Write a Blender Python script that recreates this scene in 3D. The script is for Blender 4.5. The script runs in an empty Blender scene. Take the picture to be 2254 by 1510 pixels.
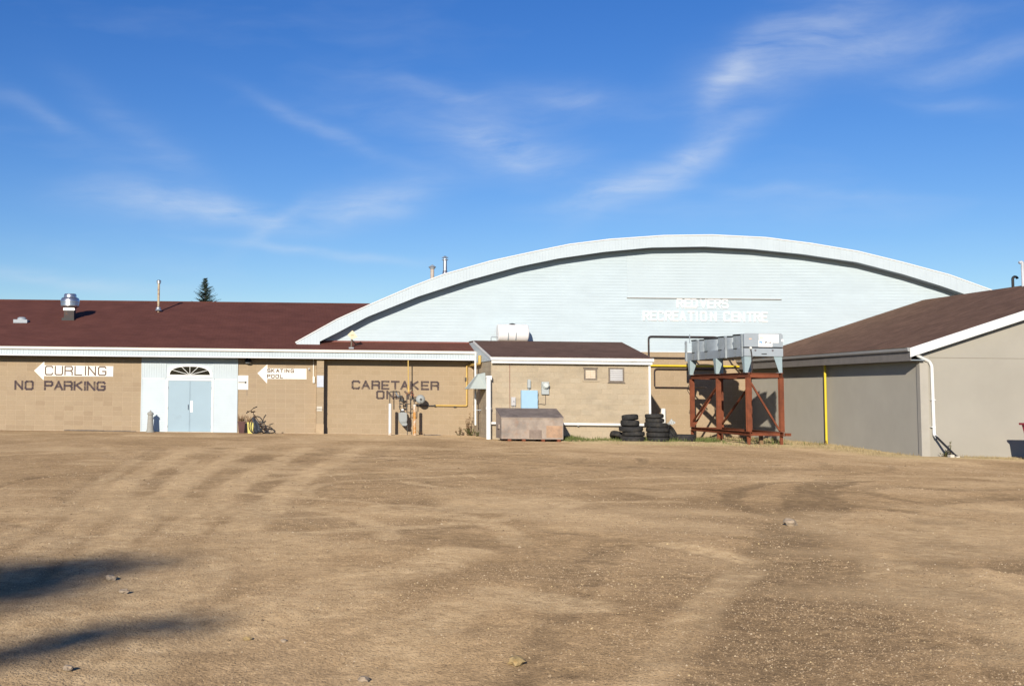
import bpy, bmesh, math, random
import numpy as np
from mathutils import Vector, Matrix, Euler
random.seed(7); rng = np.random.default_rng(11)
scene = bpy.context.scene
C = scene.collection
R = math.radians

# ------------------------------------------------------------------ camera
F, PX, PY, CAMH = 2735.0, 622.0, 650.0, 1.65          # focal length and principal point, photo pixels
PITCH, ROLL = math.atan(215 / F), 0.0112
CAM_M = Euler((math.pi / 2 + PITCH, 0, 0)).to_matrix() @ Matrix.Rotation(ROLL, 3, 'Z')
cam_d = bpy.data.cameras.new('camera'); cam = bpy.data.objects.new('camera', cam_d); C.objects.link(cam)
cam.location = (0, 0, CAMH); cam.rotation_euler = CAM_M.to_euler()
cam_d.sensor_width = 36.0; cam_d.lens = 36.0 * F / 2254.0
cam_d.shift_x = (1127 - PX) / 2254.0; cam_d.shift_y = -(755 - PY) / 2254.0
cam_d.clip_start = 0.1; cam_d.clip_end = 3000
scene.camera = cam

def ray(px, py):
    return CAM_M @ Vector(((px - PX) / F, (PY - py) / F, -1.0))
def at(px, py, Y):
    d = ray(px, py); t = Y / d.y
    return Vector((d.x * t, Y, CAMH + d.z * t))
def ax(px, py, Y): return at(px, py, Y).x
def az(px, py, Y): return at(px, py, Y).z

# ------------------------------------------------------------------ world, sun, exposure
SUN_DIR = Vector((0.35, 1.0, -0.345)).normalized()       # the way the light travels
SUN_EL = math.asin(-SUN_DIR.z); SUN_AZ = math.atan2(-SUN_DIR.x, -SUN_DIR.y)
SKY_STRENGTH, SUN_STRENGTH = 0.075, 4.7
w = bpy.data.worlds.new('World'); scene.world = w; w.use_nodes = True
wn, wl = w.node_tree.nodes, w.node_tree.links
for n in list(wn): wn.remove(n)
def WN(t, **kw):
    n = wn.new(t)
    for k, v in kw.items(): setattr(n, k, v)
    return n
sky = WN('ShaderNodeTexSky', sky_type='NISHITA', sun_disc=False)
sky.sun_elevation = SUN_EL; sky.sun_rotation = SUN_AZ % (2 * math.pi)
sky.altitude = 600; sky.air_density = 1.0; sky.dust_density = 0.15; sky.ozone_density = 3.6
hsv = WN('ShaderNodeHueSaturation'); hsv.inputs['Saturation'].default_value = 1.27; hsv.inputs['Value'].default_value = 1.30; hsv.inputs['Hue'].default_value = .518
wl.new(sky.outputs[0], hsv.inputs['Color'])
tc = WN('ShaderNodeTexCoord')
sep = WN('ShaderNodeSeparateXYZ'); wl.new(tc.outputs['Generated'], sep.inputs[0])
def wmath(op, a, b=None, clamp=False):
    n = WN('ShaderNodeMath', operation=op); n.use_clamp = clamp
    for i, v in enumerate((a, b)):
        if v is None: continue
        if isinstance(v, (int, float)): n.inputs[i].default_value = v
        else: wl.new(v, n.inputs[i])
    return n.outputs[0]
azm = wmath('ARCTAN2', sep.outputs['X'], sep.outputs['Y'])
elv = wmath('ARCSINE', sep.outputs['Z'])
comb = WN('ShaderNodeCombineXYZ'); wl.new(azm, comb.inputs[0]); wl.new(elv, comb.inputs[1])
# warp the sky coordinates so that the cirrus frays
nz = WN('ShaderNodeTexNoise'); nz.inputs['Scale'].default_value = 9; nz.inputs['Detail'].default_value = 3
wl.new(comb.outputs[0], nz.inputs['Vector'])
wv = WN('ShaderNodeVectorMath', operation='MULTIPLY_ADD'); wl.new(nz.outputs['Color'], wv.inputs[0])
wv.inputs[1].default_value = (0.05, 0.026, 0); wv.inputs[2].default_value = (-0.025, -0.013, 0)
wadd = WN('ShaderNodeVectorMath', operation='ADD'); wl.new(comb.outputs[0], wadd.inputs[0]); wl.new(wv.outputs[0], wadd.inputs[1])
def wisp(px, py, L, W, ang, amp):
    d = ray(px, py).normalized(); a0, e0 = math.atan2(d.x, d.y), math.asin(d.z)
    m = WN('ShaderNodeMapping', vector_type='TEXTURE')
    m.inputs['Location'].default_value = (a0, e0, 0); m.inputs['Rotation'].default_value = (0, 0, -R(ang))
    m.inputs['Scale'].default_value = (L / F, W / F, 1)
    wl.new(wadd.outputs[0], m.inputs[0])
    ln = WN('ShaderNodeVectorMath', operation='LENGTH'); wl.new(m.outputs[0], ln.inputs[0])
    sq = wmath('MULTIPLY', ln.outputs['Value'], ln.outputs['Value'])
    ex = wmath('POWER', math.e, wmath('MULTIPLY', sq, -1.3))
    return wmath('MULTIPLY', ex, amp)
acc = None
for a in [(340, 448, 180, 46, 3, .55), (530, 476, 120, 30, 12, .62), (790, 458, 150, 46, -14, .55), (700, 285, 190, 17, 22, .24),
          (1110, 320, 190, 52, 14, .62), (1240, 215, 150, 38, 8, .3), (1490, 365, 200, 36, -27, .66), (1740, 105, 230, 70, -26, .50),
          (1610, 175, 110, 34, -48, .42), (1950, 85, 190, 44, -12, .36), (2150, 125, 190, 32, -8, .34), (80, 245, 120, 20, 25, .22),
          (310, 300, 200, 44, 34, .16), (700, 562, 260, 12, 5, .4), (90, 610, 300, 18, 5, .4), (1000, 205, 200, 22, 15, .18),
          (1330, 430, 160, 26, -10, .35), (600, 500, 120, 20, -35, .3), (1750, 430, 260, 16, 6, .2), (2100, 215, 90, 18, 8, .2)]:
    o = wisp(*a); acc = o if acc is None else wmath('ADD', acc, o)
# fibres: noise stretched along the wind
mp = WN('ShaderNodeMapping'); mp.inputs['Rotation'].default_value = (0, 0, R(-14)); mp.inputs['Scale'].default_value = (11, 46, 1)
wl.new(wadd.outputs[0], mp.inputs[0])
fib = WN('ShaderNodeTexNoise'); fib.inputs['Scale'].default_value = 1.0; fib.inputs['Detail'].default_value = 8; fib.inputs['Roughness'].default_value = .62
fib.inputs['Distortion'].default_value = .25
wl.new(mp.outputs[0], fib.inputs['Vector'])
fr = WN('ShaderNodeMapRange'); fr.inputs[1].default_value = .22; fr.inputs[2].default_value = .84; wl.new(fib.outputs['Fac'], fr.inputs[0])
# thin general veil over the whole sky
mp2 = WN('ShaderNodeMapping'); mp2.inputs['Rotation'].default_value = (0, 0, R(-18)); mp2.inputs['Scale'].default_value = (4, 15, 1)
wl.new(wadd.outputs[0], mp2.inputs[0])
veil = WN('ShaderNodeTexNoise'); veil.inputs['Scale'].default_value = 1.0; veil.inputs['Detail'].default_value = 6; wl.new(mp2.outputs[0], veil.inputs['Vector'])
vr = WN('ShaderNodeMapRange'); vr.inputs[1].default_value = .5; vr.inputs[2].default_value = .9; vr.inputs[4].default_value = .28; wl.new(veil.outputs['Fac'], vr.inputs[0])
cl = wmath('MULTIPLY', wmath('MULTIPLY', wmath('ADD', acc, vr.outputs[0]), fr.outputs[0]), 1.05, clamp=True)
mixc = WN('ShaderNodeMix', data_type='RGBA'); wl.new(cl, mixc.inputs['Factor']); wl.new(hsv.outputs[0], mixc.inputs['A'])
mixc.inputs['B'].default_value = (9.0, 9.8, 10.8, 1)
bg = WN('ShaderNodeBackground'); bg.inputs['Strength'].default_value = SKY_STRENGTH
wl.new(mixc.outputs['Result'], bg.inputs['Color'])
wo = WN('ShaderNodeOutputWorld'); wl.new(bg.outputs[0], wo.inputs['Surface'])

sun_d = bpy.data.lights.new('sun', 'SUN'); sun_d.energy = SUN_STRENGTH; sun_d.angle = R(0.53); sun_d.color = (1.0, 0.915, 0.79)
sun = bpy.data.objects.new('sun', sun_d); C.objects.link(sun); sun.location = (-20, -40, 30)
sun.rotation_euler = SUN_DIR.to_track_quat('-Z', 'Y').to_euler()
vs = scene.view_settings; vs.view_transform = 'Standard'; vs.look = 'None'; vs.exposure = 0.15; vs.gamma = 1.0; vs.use_curve_mapping = False

# ------------------------------------------------------------------ materials
def newmat(name):
    m = bpy.data.materials.new(name); m.use_nodes = True
    nt = m.node_tree; b = nt.nodes['Principled BSDF']
    return m, nt.nodes, nt.links, b
def mnode(N, t, **kw):
    n = N.new(t)
    for k, v in kw.items(): setattr(n, k, v)
    return n
def ramp(N, L, fac, stops):
    r = N.new('ShaderNodeValToRGB'); e = r.color_ramp.elements
    e[0].position, e[0].color = stops[0][0], (*stops[0][1], 1)
    e[1].position, e[1].color = stops[-1][0], (*stops[-1][1], 1)
    for p, c in stops[1:-1]:
        q = e.new(p); q.color = (*c, 1)
    L.new(fac, r.inputs[0]); return r.outputs[0]
def noise(N, L, scale, detail=4, rough=.55, stretch=None, dist=0):
    g = N.new('ShaderNodeNewGeometry'); v = g.outputs['Position']
    if stretch:
        mp = N.new('ShaderNodeMapping'); mp.inputs['Scale'].default_value = stretch; L.new(v, mp.inputs[0]); v = mp.outputs[0]
    n = N.new('ShaderNodeTexNoise'); n.inputs['Scale'].default_value = scale; n.inputs['Detail'].default_value = detail
    n.inputs['Roughness'].default_value = rough; n.inputs['Distortion'].default_value = dist
    L.new(v, n.inputs['Vector']); return n.outputs['Fac']
def mixrgb(N, L, fac, a, b, mode='MIX'):
    m = N.new('ShaderNodeMix'); m.data_type = 'RGBA'; m.blend_type = mode
    for s, v in (('Factor', fac), ('A', a), ('B', b)):
        if isinstance(v, (int, float)): m.inputs[s].default_value = v
        elif isinstance(v, tuple): m.inputs[s].default_value = (*v, 1)
        else: L.new(v, m.inputs[s])
    return m.outputs['Result']
def bump(N, L, b, h, strength=.3, dist=.01):
    bp = N.new('ShaderNodeBump'); bp.inputs['Strength'].default_value = strength; bp.inputs['Distance'].default_value = dist
    L.new(h, bp.inputs['Height']); L.new(bp.outputs[0], b.inputs['Normal'])
def mul(c, k): return tuple(min(1, x * k) for x in c)
def simple(name, col, rough=.6, metal=0, var=.12, scale=3, bmp=0, bscale=40, stain=None, stain_scale=1.2, stain_lo=.55, stain_hi=.7, spec=.3, stretch=None):
    m, N, L, b = newmat(name)
    f = noise(N, L, scale, 6, .6, stretch)
    c = ramp(N, L, f, [(.3, mul(col, 1 - var)), (.7, mul(col, 1 + var))])
    if stain:
        s = noise(N, L, stain_scale, 8, .65, stretch)
        r = N.new('ShaderNodeMapRange'); r.inputs[1].default_value = stain_lo; r.inputs[2].default_value = stain_hi; L.new(s, r.inputs[0])
        c = mixrgb(N, L, r.outputs[0], c, stain)
    L.new(c, b.inputs['Base Color'])
    b.inputs['Roughness'].default_value = rough; b.inputs['Metallic'].default_value = metal
    b.inputs['Specular IOR Level'].default_value = spec
    if bmp: bump(N, L, b, noise(N, L, bscale, 5), bmp)
    return m
def block_mat(name, cols, dirt=None, dirt_amt=.5, dirt_scale=.7):
    """masonry: one tone per block (object and island random), grain, and water stains"""
    m, N, L, b = newmat(name)
    oi = N.new('ShaderNodeObjectInfo'); g = N.new('ShaderNodeNewGeometry')
    a = N.new('ShaderNodeMath'); a.operation = 'ADD'; L.new(oi.outputs['Random'], a.inputs[0]); L.new(g.outputs['Random Per Island'], a.inputs[1])
    fr = N.new('ShaderNodeMath'); fr.operation = 'FRACT'; L.new(a.outputs[0], fr.inputs[0])
    c = ramp(N, L, fr.outputs[0], [(i / (len(cols) - 1), x) for i, x in enumerate(cols)])
    gr = noise(N, L, 28, 6, .7)
    c = mixrgb(N, L, .35, c, ramp(N, L, gr, [(.3, (.38, .38, .38)), (.7, (.62, .62, .62))]), 'OVERLAY')
    if dirt:
        s = noise(N, L, dirt_scale, 8, .68, (1, 1, 1.6))
        r = N.new('ShaderNodeMapRange'); r.inputs[1].default_value = .48; r.inputs[2].default_value = .72; r.inputs[4].default_value = dirt_amt; L.new(s, r.inputs[0])
        c = mixrgb(N, L, r.outputs[0], c, dirt)
    L.new(c, b.inputs['Base Color']); b.inputs['Roughness'].default_value = .92; b.inputs['Specular IOR Level'].default_value = .15
    bump(N, L, b, noise(N, L, 60, 6, .7), .35, .006)
    return m
M = {}
M['block'] = block_mat('tan_block', [(.345, .258, .168), (.385, .293, .192), (.39, .30, .197), (.385, .293, .193), (.40, .306, .202), (.365, .276, .182), (.39, .295, .19), (.395, .302, .20)], (.335, .25, .16), .25)
M['block_warm'] = block_mat('tan_block_running', [(.38, .288, .184), (.395, .301, .195), (.405, .311, .203), (.40, .304, .196), (.39, .297, .19)], (.34, .258, .165), .4)
M['block_shed'] = block_mat('weathered_block', [(.44, .36, .25), (.475, .39, .275), (.46, .375, .26), (.43, .355, .25), (.48, .40, .285)], (.30, .25, .18), .75, .9)
M['mortar'] = simple('mortar', (.47, .365, .25), .95, var=.15, scale=6)
M['mortar_dark'] = simple('mortar_shed', (.45, .37, .26), .95, var=.2, scale=4)
M['white'] = simple('white_trim', (.80, .80, .77), .5, var=.05, scale=2, stain=(.62, .58, .52), stain_scale=1.4, stain_lo=.62, stain_hi=.85)
M['cream'] = simple('cream_gutter', (.82, .78, .70), .45, var=.05, scale=1.5, stain=(.68, .58, .48), stain_scale=.8, stain_lo=.6, stain_hi=.85)
M['siding'] = simple('pale_blue_siding', (.50, .585, .62), .55, var=.05, scale=.8, stain=(.47, .55, .585), stain_scale=.5, stain_lo=.5, stain_hi=.8, stretch=(1, 1, 3))
M['siding_panel'] = simple('pale_sign_panel', (.505, .585, .615), .55, var=.03, scale=.9, stain=(.545, .62, .64), stain_scale=.9, stain_lo=.6, stain_hi=.7)
M['siding_white'] = simple('white_siding', (.53, .60, .63), .5, var=.04, scale=1.5, stain=(.53, .60, .64), stain_scale=1.5, stain_lo=.6, stain_hi=.85)
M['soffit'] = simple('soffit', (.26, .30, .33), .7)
M['eave_soffit'] = simple('brown_soffit', (.13, .10, .08), .8)
def shingle(name, cols, tabs=(.30, .145)):
    m, N, L, b = newmat(name)
    g = N.new('ShaderNodeNewGeometry')
    br = N.new('ShaderNodeTexBrick'); br.inputs['Scale'].default_value = 1.0
    br.inputs['Brick Width'].default_value = tabs[0]; br.inputs['Row Height'].default_value = tabs[1]
    br.inputs['Mortar Size'].default_value = .008; br.inputs['Mortar Smooth'].default_value = .3; br.inputs['Bias'].default_value = 0
    br.inputs['Color1'].default_value = (*cols[0], 1); br.inputs['Color2'].default_value = (*cols[1], 1); br.inputs['Mortar'].default_value = (*mul(cols[0], .78), 1)
    tcn = N.new('ShaderNodeUVMap'); L.new(tcn.outputs[0], br.inputs['Vector'])
    f = noise(N, L, .9, 8, .65)
    c = mixrgb(N, L, .55, br.outputs['Color'], ramp(N, L, f, [(.3, (.36, .36, .36)), (.72, (.66, .64, .62))]), 'OVERLAY')
    c = mixrgb(N, L, .35, c, ramp(N, L, noise(N, L, 22, 4, .8), [(.25, (.25, .25, .25)), (.75, (.75, .75, .75))]), 'OVERLAY')
    L.new(c, b.inputs['Base Color']); b.inputs['Roughness'].default_value = .95; b.inputs['Specular IOR Level'].default_value = .1
    bump(N, L, b, br.outputs['Fac'], .25, -.006)
    return m
M['roof_red'] = shingle('maroon_shingle', [(.150, .060, .045), (.172, .069, .052)])
M['roof_brown'] = shingle('brown_shingle', [(.175, .102, .066), (.25, .148, .098)])
M['roof_dark'] = shingle('dark_brown_shingle', [(.13, .078, .062), (.165, .10, .08)])
M['stucco'] = simple('beige_stucco', (.39, .365, .31), .95, var=.05, scale=.7, bmp=.35, bscale=120, spec=.1)
M['stucco'].node_tree.nodes['Principled BSDF'].inputs['Diffuse Roughness'].default_value = .3
M['stucco_trim'] = simple('stucco_corner', (.43, .40, .34), .9, var=.05, scale=2, bmp=.2, bscale=90)
M['door'] = simple('pale_blue_door', (.335, .445, .51), .5, var=.03, scale=1.2, stain=(.27, .35, .40), stain_scale=2.2, stain_lo=.6, stain_hi=.85)
M['glass'] = simple('dark_glass', (.014, .012, .008), .12, var=.4, scale=3, spec=.25)
M['black'] = simple('black_paint', (.02, .02, .022), .5)
M['pipe_dark'] = simple('dark_steel_pipe', (.035, .026, .026), .55, stain=(.09, .04, .025), stain_scale=6)
M['rubber'] = simple('tire_rubber', (.028, .027, .026), .8, var=.35, scale=9, bmp=.6, bscale=30, stain=(.075, .065, .052), stain_scale=5, stain_lo=.5, stain_hi=.75)
M['rust'] = simple('rusted_primer_steel', (.20, .058, .025), .75, var=.25, scale=3, stain=(.11, .034, .018), stain_scale=2.5, stain_lo=.5, stain_hi=.75)
M['galv'] = simple('galvanised_steel', (.42, .46, .48), .38, .55, var=.08, scale=4, stain=(.33, .37, .39), stain_scale=3)
M['galv_dull'] = simple('grey_painted_steel', (.34, .38, .41), .5, .0, var=.06, scale=4)
M['galv_leg'] = simple('zinc_leg', (.34, .43, .45), .5, .2, var=.08, scale=5)
M['alum'] = simple('aluminium', (.62, .61, .60), .3, .9, var=.08, scale=6)
M['yellow'] = simple('yellow_gas_pipe', (.72, .55, .035), .5, var=.06)
M['yellow_dull'] = simple('ochre_gas_pipe', (.62, .42, .13), .6, var=.1, scale=8)
M['meter'] = simple('meter_grey', (.34, .36, .35), .5, var=.06)
M['meter_dark'] = simple('meter_fittings', (.07, .07, .065), .6, var=.3, scale=15, stain=(.20, .11, .07), stain_scale=12)
M['rusty_fit'] = simple('rusty_fittings', (.28, .12, .07), .7, var=.3, scale=15)
M['post_white'] = simple('white_guard_post', (.72, .71, .68), .5, stain=(.5, .27, .08), stain_scale=3, stain_lo=.6, stain_hi=.75)
M['post_rust'] = simple('white_post_rusted', (.72, .70, .64), .5, stain=(.55, .26, .06), stain_scale=3, stain_lo=.42, stain_hi=.6)
M['hood'] = simple('grey_green_hood', (.44, .49, .46), .5, var=.05)
M['pvc'] = simple('white_pvc', (.84, .84, .80), .4, var=.03, stain=(.70, .58, .42), stain_scale=2, stain_lo=.64, stain_hi=.8)
M['elec_blue'] = simple('blue_panel', (.35, .54, .70), .5, var=.03)
M['elec_grey'] = simple('grey_panel', (.42, .45, .44), .5, var=.05)
M['tank'] = simple('white_tank', (.83, .81, .79), .35, var=.03)
M['sign_white'] = simple('sign_white', (.86, .84, .76), .5, var=.03)
M['sign_yellow'] = simple('faded_diamond', (.74, .66, .44), .6, var=.06)
M['brown_paint'] = simple('brown_letters', (.14, .085, .055), .6, var=.15, scale=20)
M['paper_panel'] = simple('grey_blue_notice', (.55, .58, .64), .6, var=.08, scale=6)
M['stone_paint'] = simple('bollard_concrete', (.34, .33, .29), .9, var=.1, scale=10, bmp=.2)
M['brown_pot'] = simple('brown_pot', (.11, .052, .045), .6, var=.15)
M['yellow_pot'] = simple('yellow_bin', (.72, .62, .18), .5, var=.05)
M['cloth'] = simple('dark_cloth', (.055, .062, .075), .9, var=.4, scale=12)
M['bike'] = simple('brown_bike_metal', (.075, .045, .03), .5, .3, var=.3, scale=20)
M['red_bin'] = simple('red_bin', (.36, .02, .045), .45)
M['plastic_grey'] = simple('grey_plastic_sheet', (.50, .51, .49), .6)
M['brick_infill'] = simple('cream_infill', (.66, .55, .42), .9, var=.12, scale=12)
M['louvre'] = simple('grey_louvre', (.52, .51, .50), .6, var=.08)
M['wood_dark'] = simple('weathered_frame', (.20, .165, .13), .9, var=.2, scale=10)
M['wood_post'] = simple('timber_post', (.24, .15, .08), .9, var=.2, scale=8)
M['letter_white'] = simple('white_letters', (.90, .89, .86), .45, var=.02)
M['concrete'] = simple('concrete_block', (.60, .55, .46), .9, var=.1)
M['bark'] = simple('bark', (.10, .07, .05), .95, var=.3, scale=8)
M['needle'] = simple('spruce_needles', (.035, .055, .038), .8, var=.35, scale=4)
M['leaf'] = simple('tree_leaves', (.06, .09, .03), .7, var=.35, scale=3)
M['weed'] = simple('weed_green', (.085, .11, .035), .8, var=.4, scale=6)
M['weed_dead'] = simple('weed_brown', (.19, .115, .06), .9, var=.4, scale=6)
M['stonew'] = simple('field_stone', (.40, .31, .215), .95, var=.2, scale=20)
M['stoney'] = simple('yellow_stone', (.42, .30, .14), .95, var=.2, scale=20)
M['sky_label'] = simple('label_blue', (.10, .33, .60), .5)
M['sky_label_pale'] = simple('label_pale_blue', (.45, .66, .82), .5)
M['label_dark'] = simple('label_grey', (.16, .15, .16), .5)
M['label_orange'] = simple('label_orange', (.78, .50, .36), .6)

def worn(name, col, lo=.40, hi=.55, scale=9):
    """painted letters worn through to the block behind"""
    m, N, L, b = newmat(name)
    f = noise(N, L, scale, 8, .75)
    r = N.new('ShaderNodeMapRange'); r.inputs[1].default_value = lo; r.inputs[2].default_value = hi; r.inputs[3].default_value = .12; L.new(f, r.inputs[0])
    L.new(r.outputs[0], b.inputs['Alpha']); b.inputs['Base Color'].default_value = (*col, 1); b.inputs['Roughness'].default_value = .9
    return m
M['worn_dark'] = worn('worn_dark_letters', (.095, .068, .075), .38, .66, 6)
M['worn_dark2'] = worn('worn_purple_grey_letters', (.115, .085, .082), .38, .66, 6)

def dumpster_mat():
    m, N, L, b = newmat('rusty_dumpster')
    g = N.new('ShaderNodeNewGeometry'); s = N.new('ShaderNodeSeparateXYZ'); L.new(g.outputs['Position'], s.inputs[0])
    f = noise(N, L, 2.2, 8, .65)
    c = ramp(N, L, f, [(.3, (.25, .21, .175)), (.5, (.37, .30, .24)), (.72, (.48, .385, .30))])
    c = mixrgb(N, L, ramp(N, L, noise(N, L, 5, 8, .7), [(.5, (0, 0, 0)), (.75, (.6, .6, .6))]), c, (.36, .19, .10))
    L.new(c, b.inputs['Base Color']); b.inputs['Roughness'].default_value = .8
    bump(N, L, b, noise(N, L, 12, 5), .2)
    return m
M['dumpster'] = dumpster_mat()
M['dumpster_patch'] = simple('orange_patch', (.45, .29, .185), .85, var=.2, scale=4, stain=(.32, .22, .15), stain_scale=3)
M['dumpster_patch2'] = simple('brown_patch', (.26, .20, .16), .85, var=.2, scale=6)
M['dumpster_lid'] = simple('dumpster_lid', (.20, .165, .145), .8, var=.25, scale=3, stain=(.32, .26, .21), stain_scale=2)

def pebble_mat():
    m, N, L, b = newmat('gravel_stones')
    g = N.new('ShaderNodeNewGeometry')
    c = ramp(N, L, g.outputs['Random Per Island'], [(0, (.15, .103, .057)), (.25, (.235, .162, .09)), (.6, (.30, .207, .117)), (.86, (.36, .26, .155)), (.96, (.47, .37, .25)), (1, (.52, .39, .20))])
    L.new(c, b.inputs['Base Color']); b.inputs['Roughness'].default_value = .95; b.inputs['Diffuse Roughness'].default_value = 1.0
    return m
M['pebble'] = pebble_mat()

def ground_mat():
    m, N, L, b = newmat('gravel_lot')
    at_ = N.new('ShaderNodeAttribute'); at_.attribute_name = 'track'          # compacted / scuffed dirt
    f1 = noise(N, L, .32, 8, .62, (1.0, .55, 1), .5)
    f2 = noise(N, L, 2.4, 8, .68)
    f3 = noise(N, L, 38, 5, .75)
    f4 = noise(N, L, 150, 3, .8)
    base = ramp(N, L, f1, [(.32, (.275, .188, .104)), (.5, (.35, .244, .137)), (.68, (.425, .306, .18))])
    base = mixrgb(N, L, .38, base, ramp(N, L, f2, [(.28, (.30, .29, .28)), (.72, (.70, .70, .70))]), 'OVERLAY')
    base = mixrgb(N, L, .30, base, ramp(N, L, f3, [(.3, (.25, .25, .25)), (.7, (.75, .75, .75))]), 'OVERLAY')
    base = mixrgb(N, L, .22, base, ramp(N, L, f4, [(.3, (.2, .2, .2)), (.7, (.8, .8, .8))]), 'OVERLAY')
    # single stones of several sizes, each with its own tone
    for sc_, am, lo, hi in ((11, .20, .3, .7), (26, .26, .28, .72), (58, .30, .25, .75)):
        gg_ = N.new('ShaderNodeNewGeometry'); vv = N.new('ShaderNodeTexVoronoi'); vv.inputs['Scale'].default_value = sc_; L.new(gg_.outputs['Position'], vv.inputs['Vector'])
        sc2 = N.new('ShaderNodeSeparateColor'); L.new(vv.outputs['Color'], sc2.inputs[0])
        base = mixrgb(N, L, am, base, ramp(N, L, sc2.outputs['Red'], [(0, (lo, lo, lo)), (.8, (.52, .52, .52)), (1, (hi, hi, hi))]), 'OVERLAY')
    sp = N.new('ShaderNodeSeparateColor'); L.new(at_.outputs['Color'], sp.inputs[0])
    fm = noise(N, L, 5.5, 10, .72)
    def brk(sock, lo, hi):
        r = N.new('ShaderNodeMapRange'); r.inputs[1].default_value = lo; r.inputs[2].default_value = hi; r.inputs[3].default_value = .25; r.inputs[4].default_value = 1.15; L.new(fm, r.inputs[0])
        q = N.new('ShaderNodeMath'); q.operation = 'MULTIPLY'; q.use_clamp = True; L.new(sock, q.inputs[0]); L.new(r.outputs[0], q.inputs[1]); return q.outputs[0]
    base = mixrgb(N, L, .40, base, ramp(N, L, noise(N, L, 9, 12, .78), [(.34, (.22, .21, .2)), (.66, (.78, .78, .78))]), 'OVERLAY')
    base = mixrgb(N, L, brk(sp.outputs['Red'], .35, .6), base, mixrgb(N, L, f2, (.115, .079, .045), (.185, .127, .072)))
    base = mixrgb(N, L, brk(sp.outputs['Green'], .4, .62), base, mixrgb(N, L, f2, (.47, .34, .195), (.54, .405, .245)))
    base = mixrgb(N, L, sp.outputs['Blue'], base, mixrgb(N, L, f2, (.30, .24, .11), (.52, .41, .24)))
    L.new(base, b.inputs['Base Color']); b.inputs['Roughness'].default_value = 1.0; b.inputs['Specular IOR Level'].default_value = .05
    b.inputs['Diffuse Roughness'].default_value = 1.0
    # stony relief: cells of several sizes
    g = N.new('ShaderNodeNewGeometry')
    v1 = N.new('ShaderNodeTexVoronoi'); v1.inputs['Scale'].default_value = 34; L.new(g.outputs['Position'], v1.inputs['Vector'])
    v2 = N.new('ShaderNodeTexVoronoi'); v2.inputs['Scale'].default_value = 80; L.new(g.outputs['Position'], v2.inputs['Vector'])
    a = N.new('ShaderNodeMath'); a.operation = 'MULTIPLY_ADD'; L.new(v1.outputs['Distance'], a.inputs[0]); a.inputs[1].default_value = -.6; L.new(f2, a.inputs[2])
    a2 = N.new('ShaderNodeMath'); a2.operation = 'MULTIPLY_ADD'; L.new(v2.outputs['Distance'], a2.inputs[0]); a2.inputs[1].default_value = -.4; L.new(a.outputs[0], a2.inputs[2])
    bump(N, L, b, a2.outputs[0], .75, .018)
    return m
M['ground'] = ground_mat()

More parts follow.
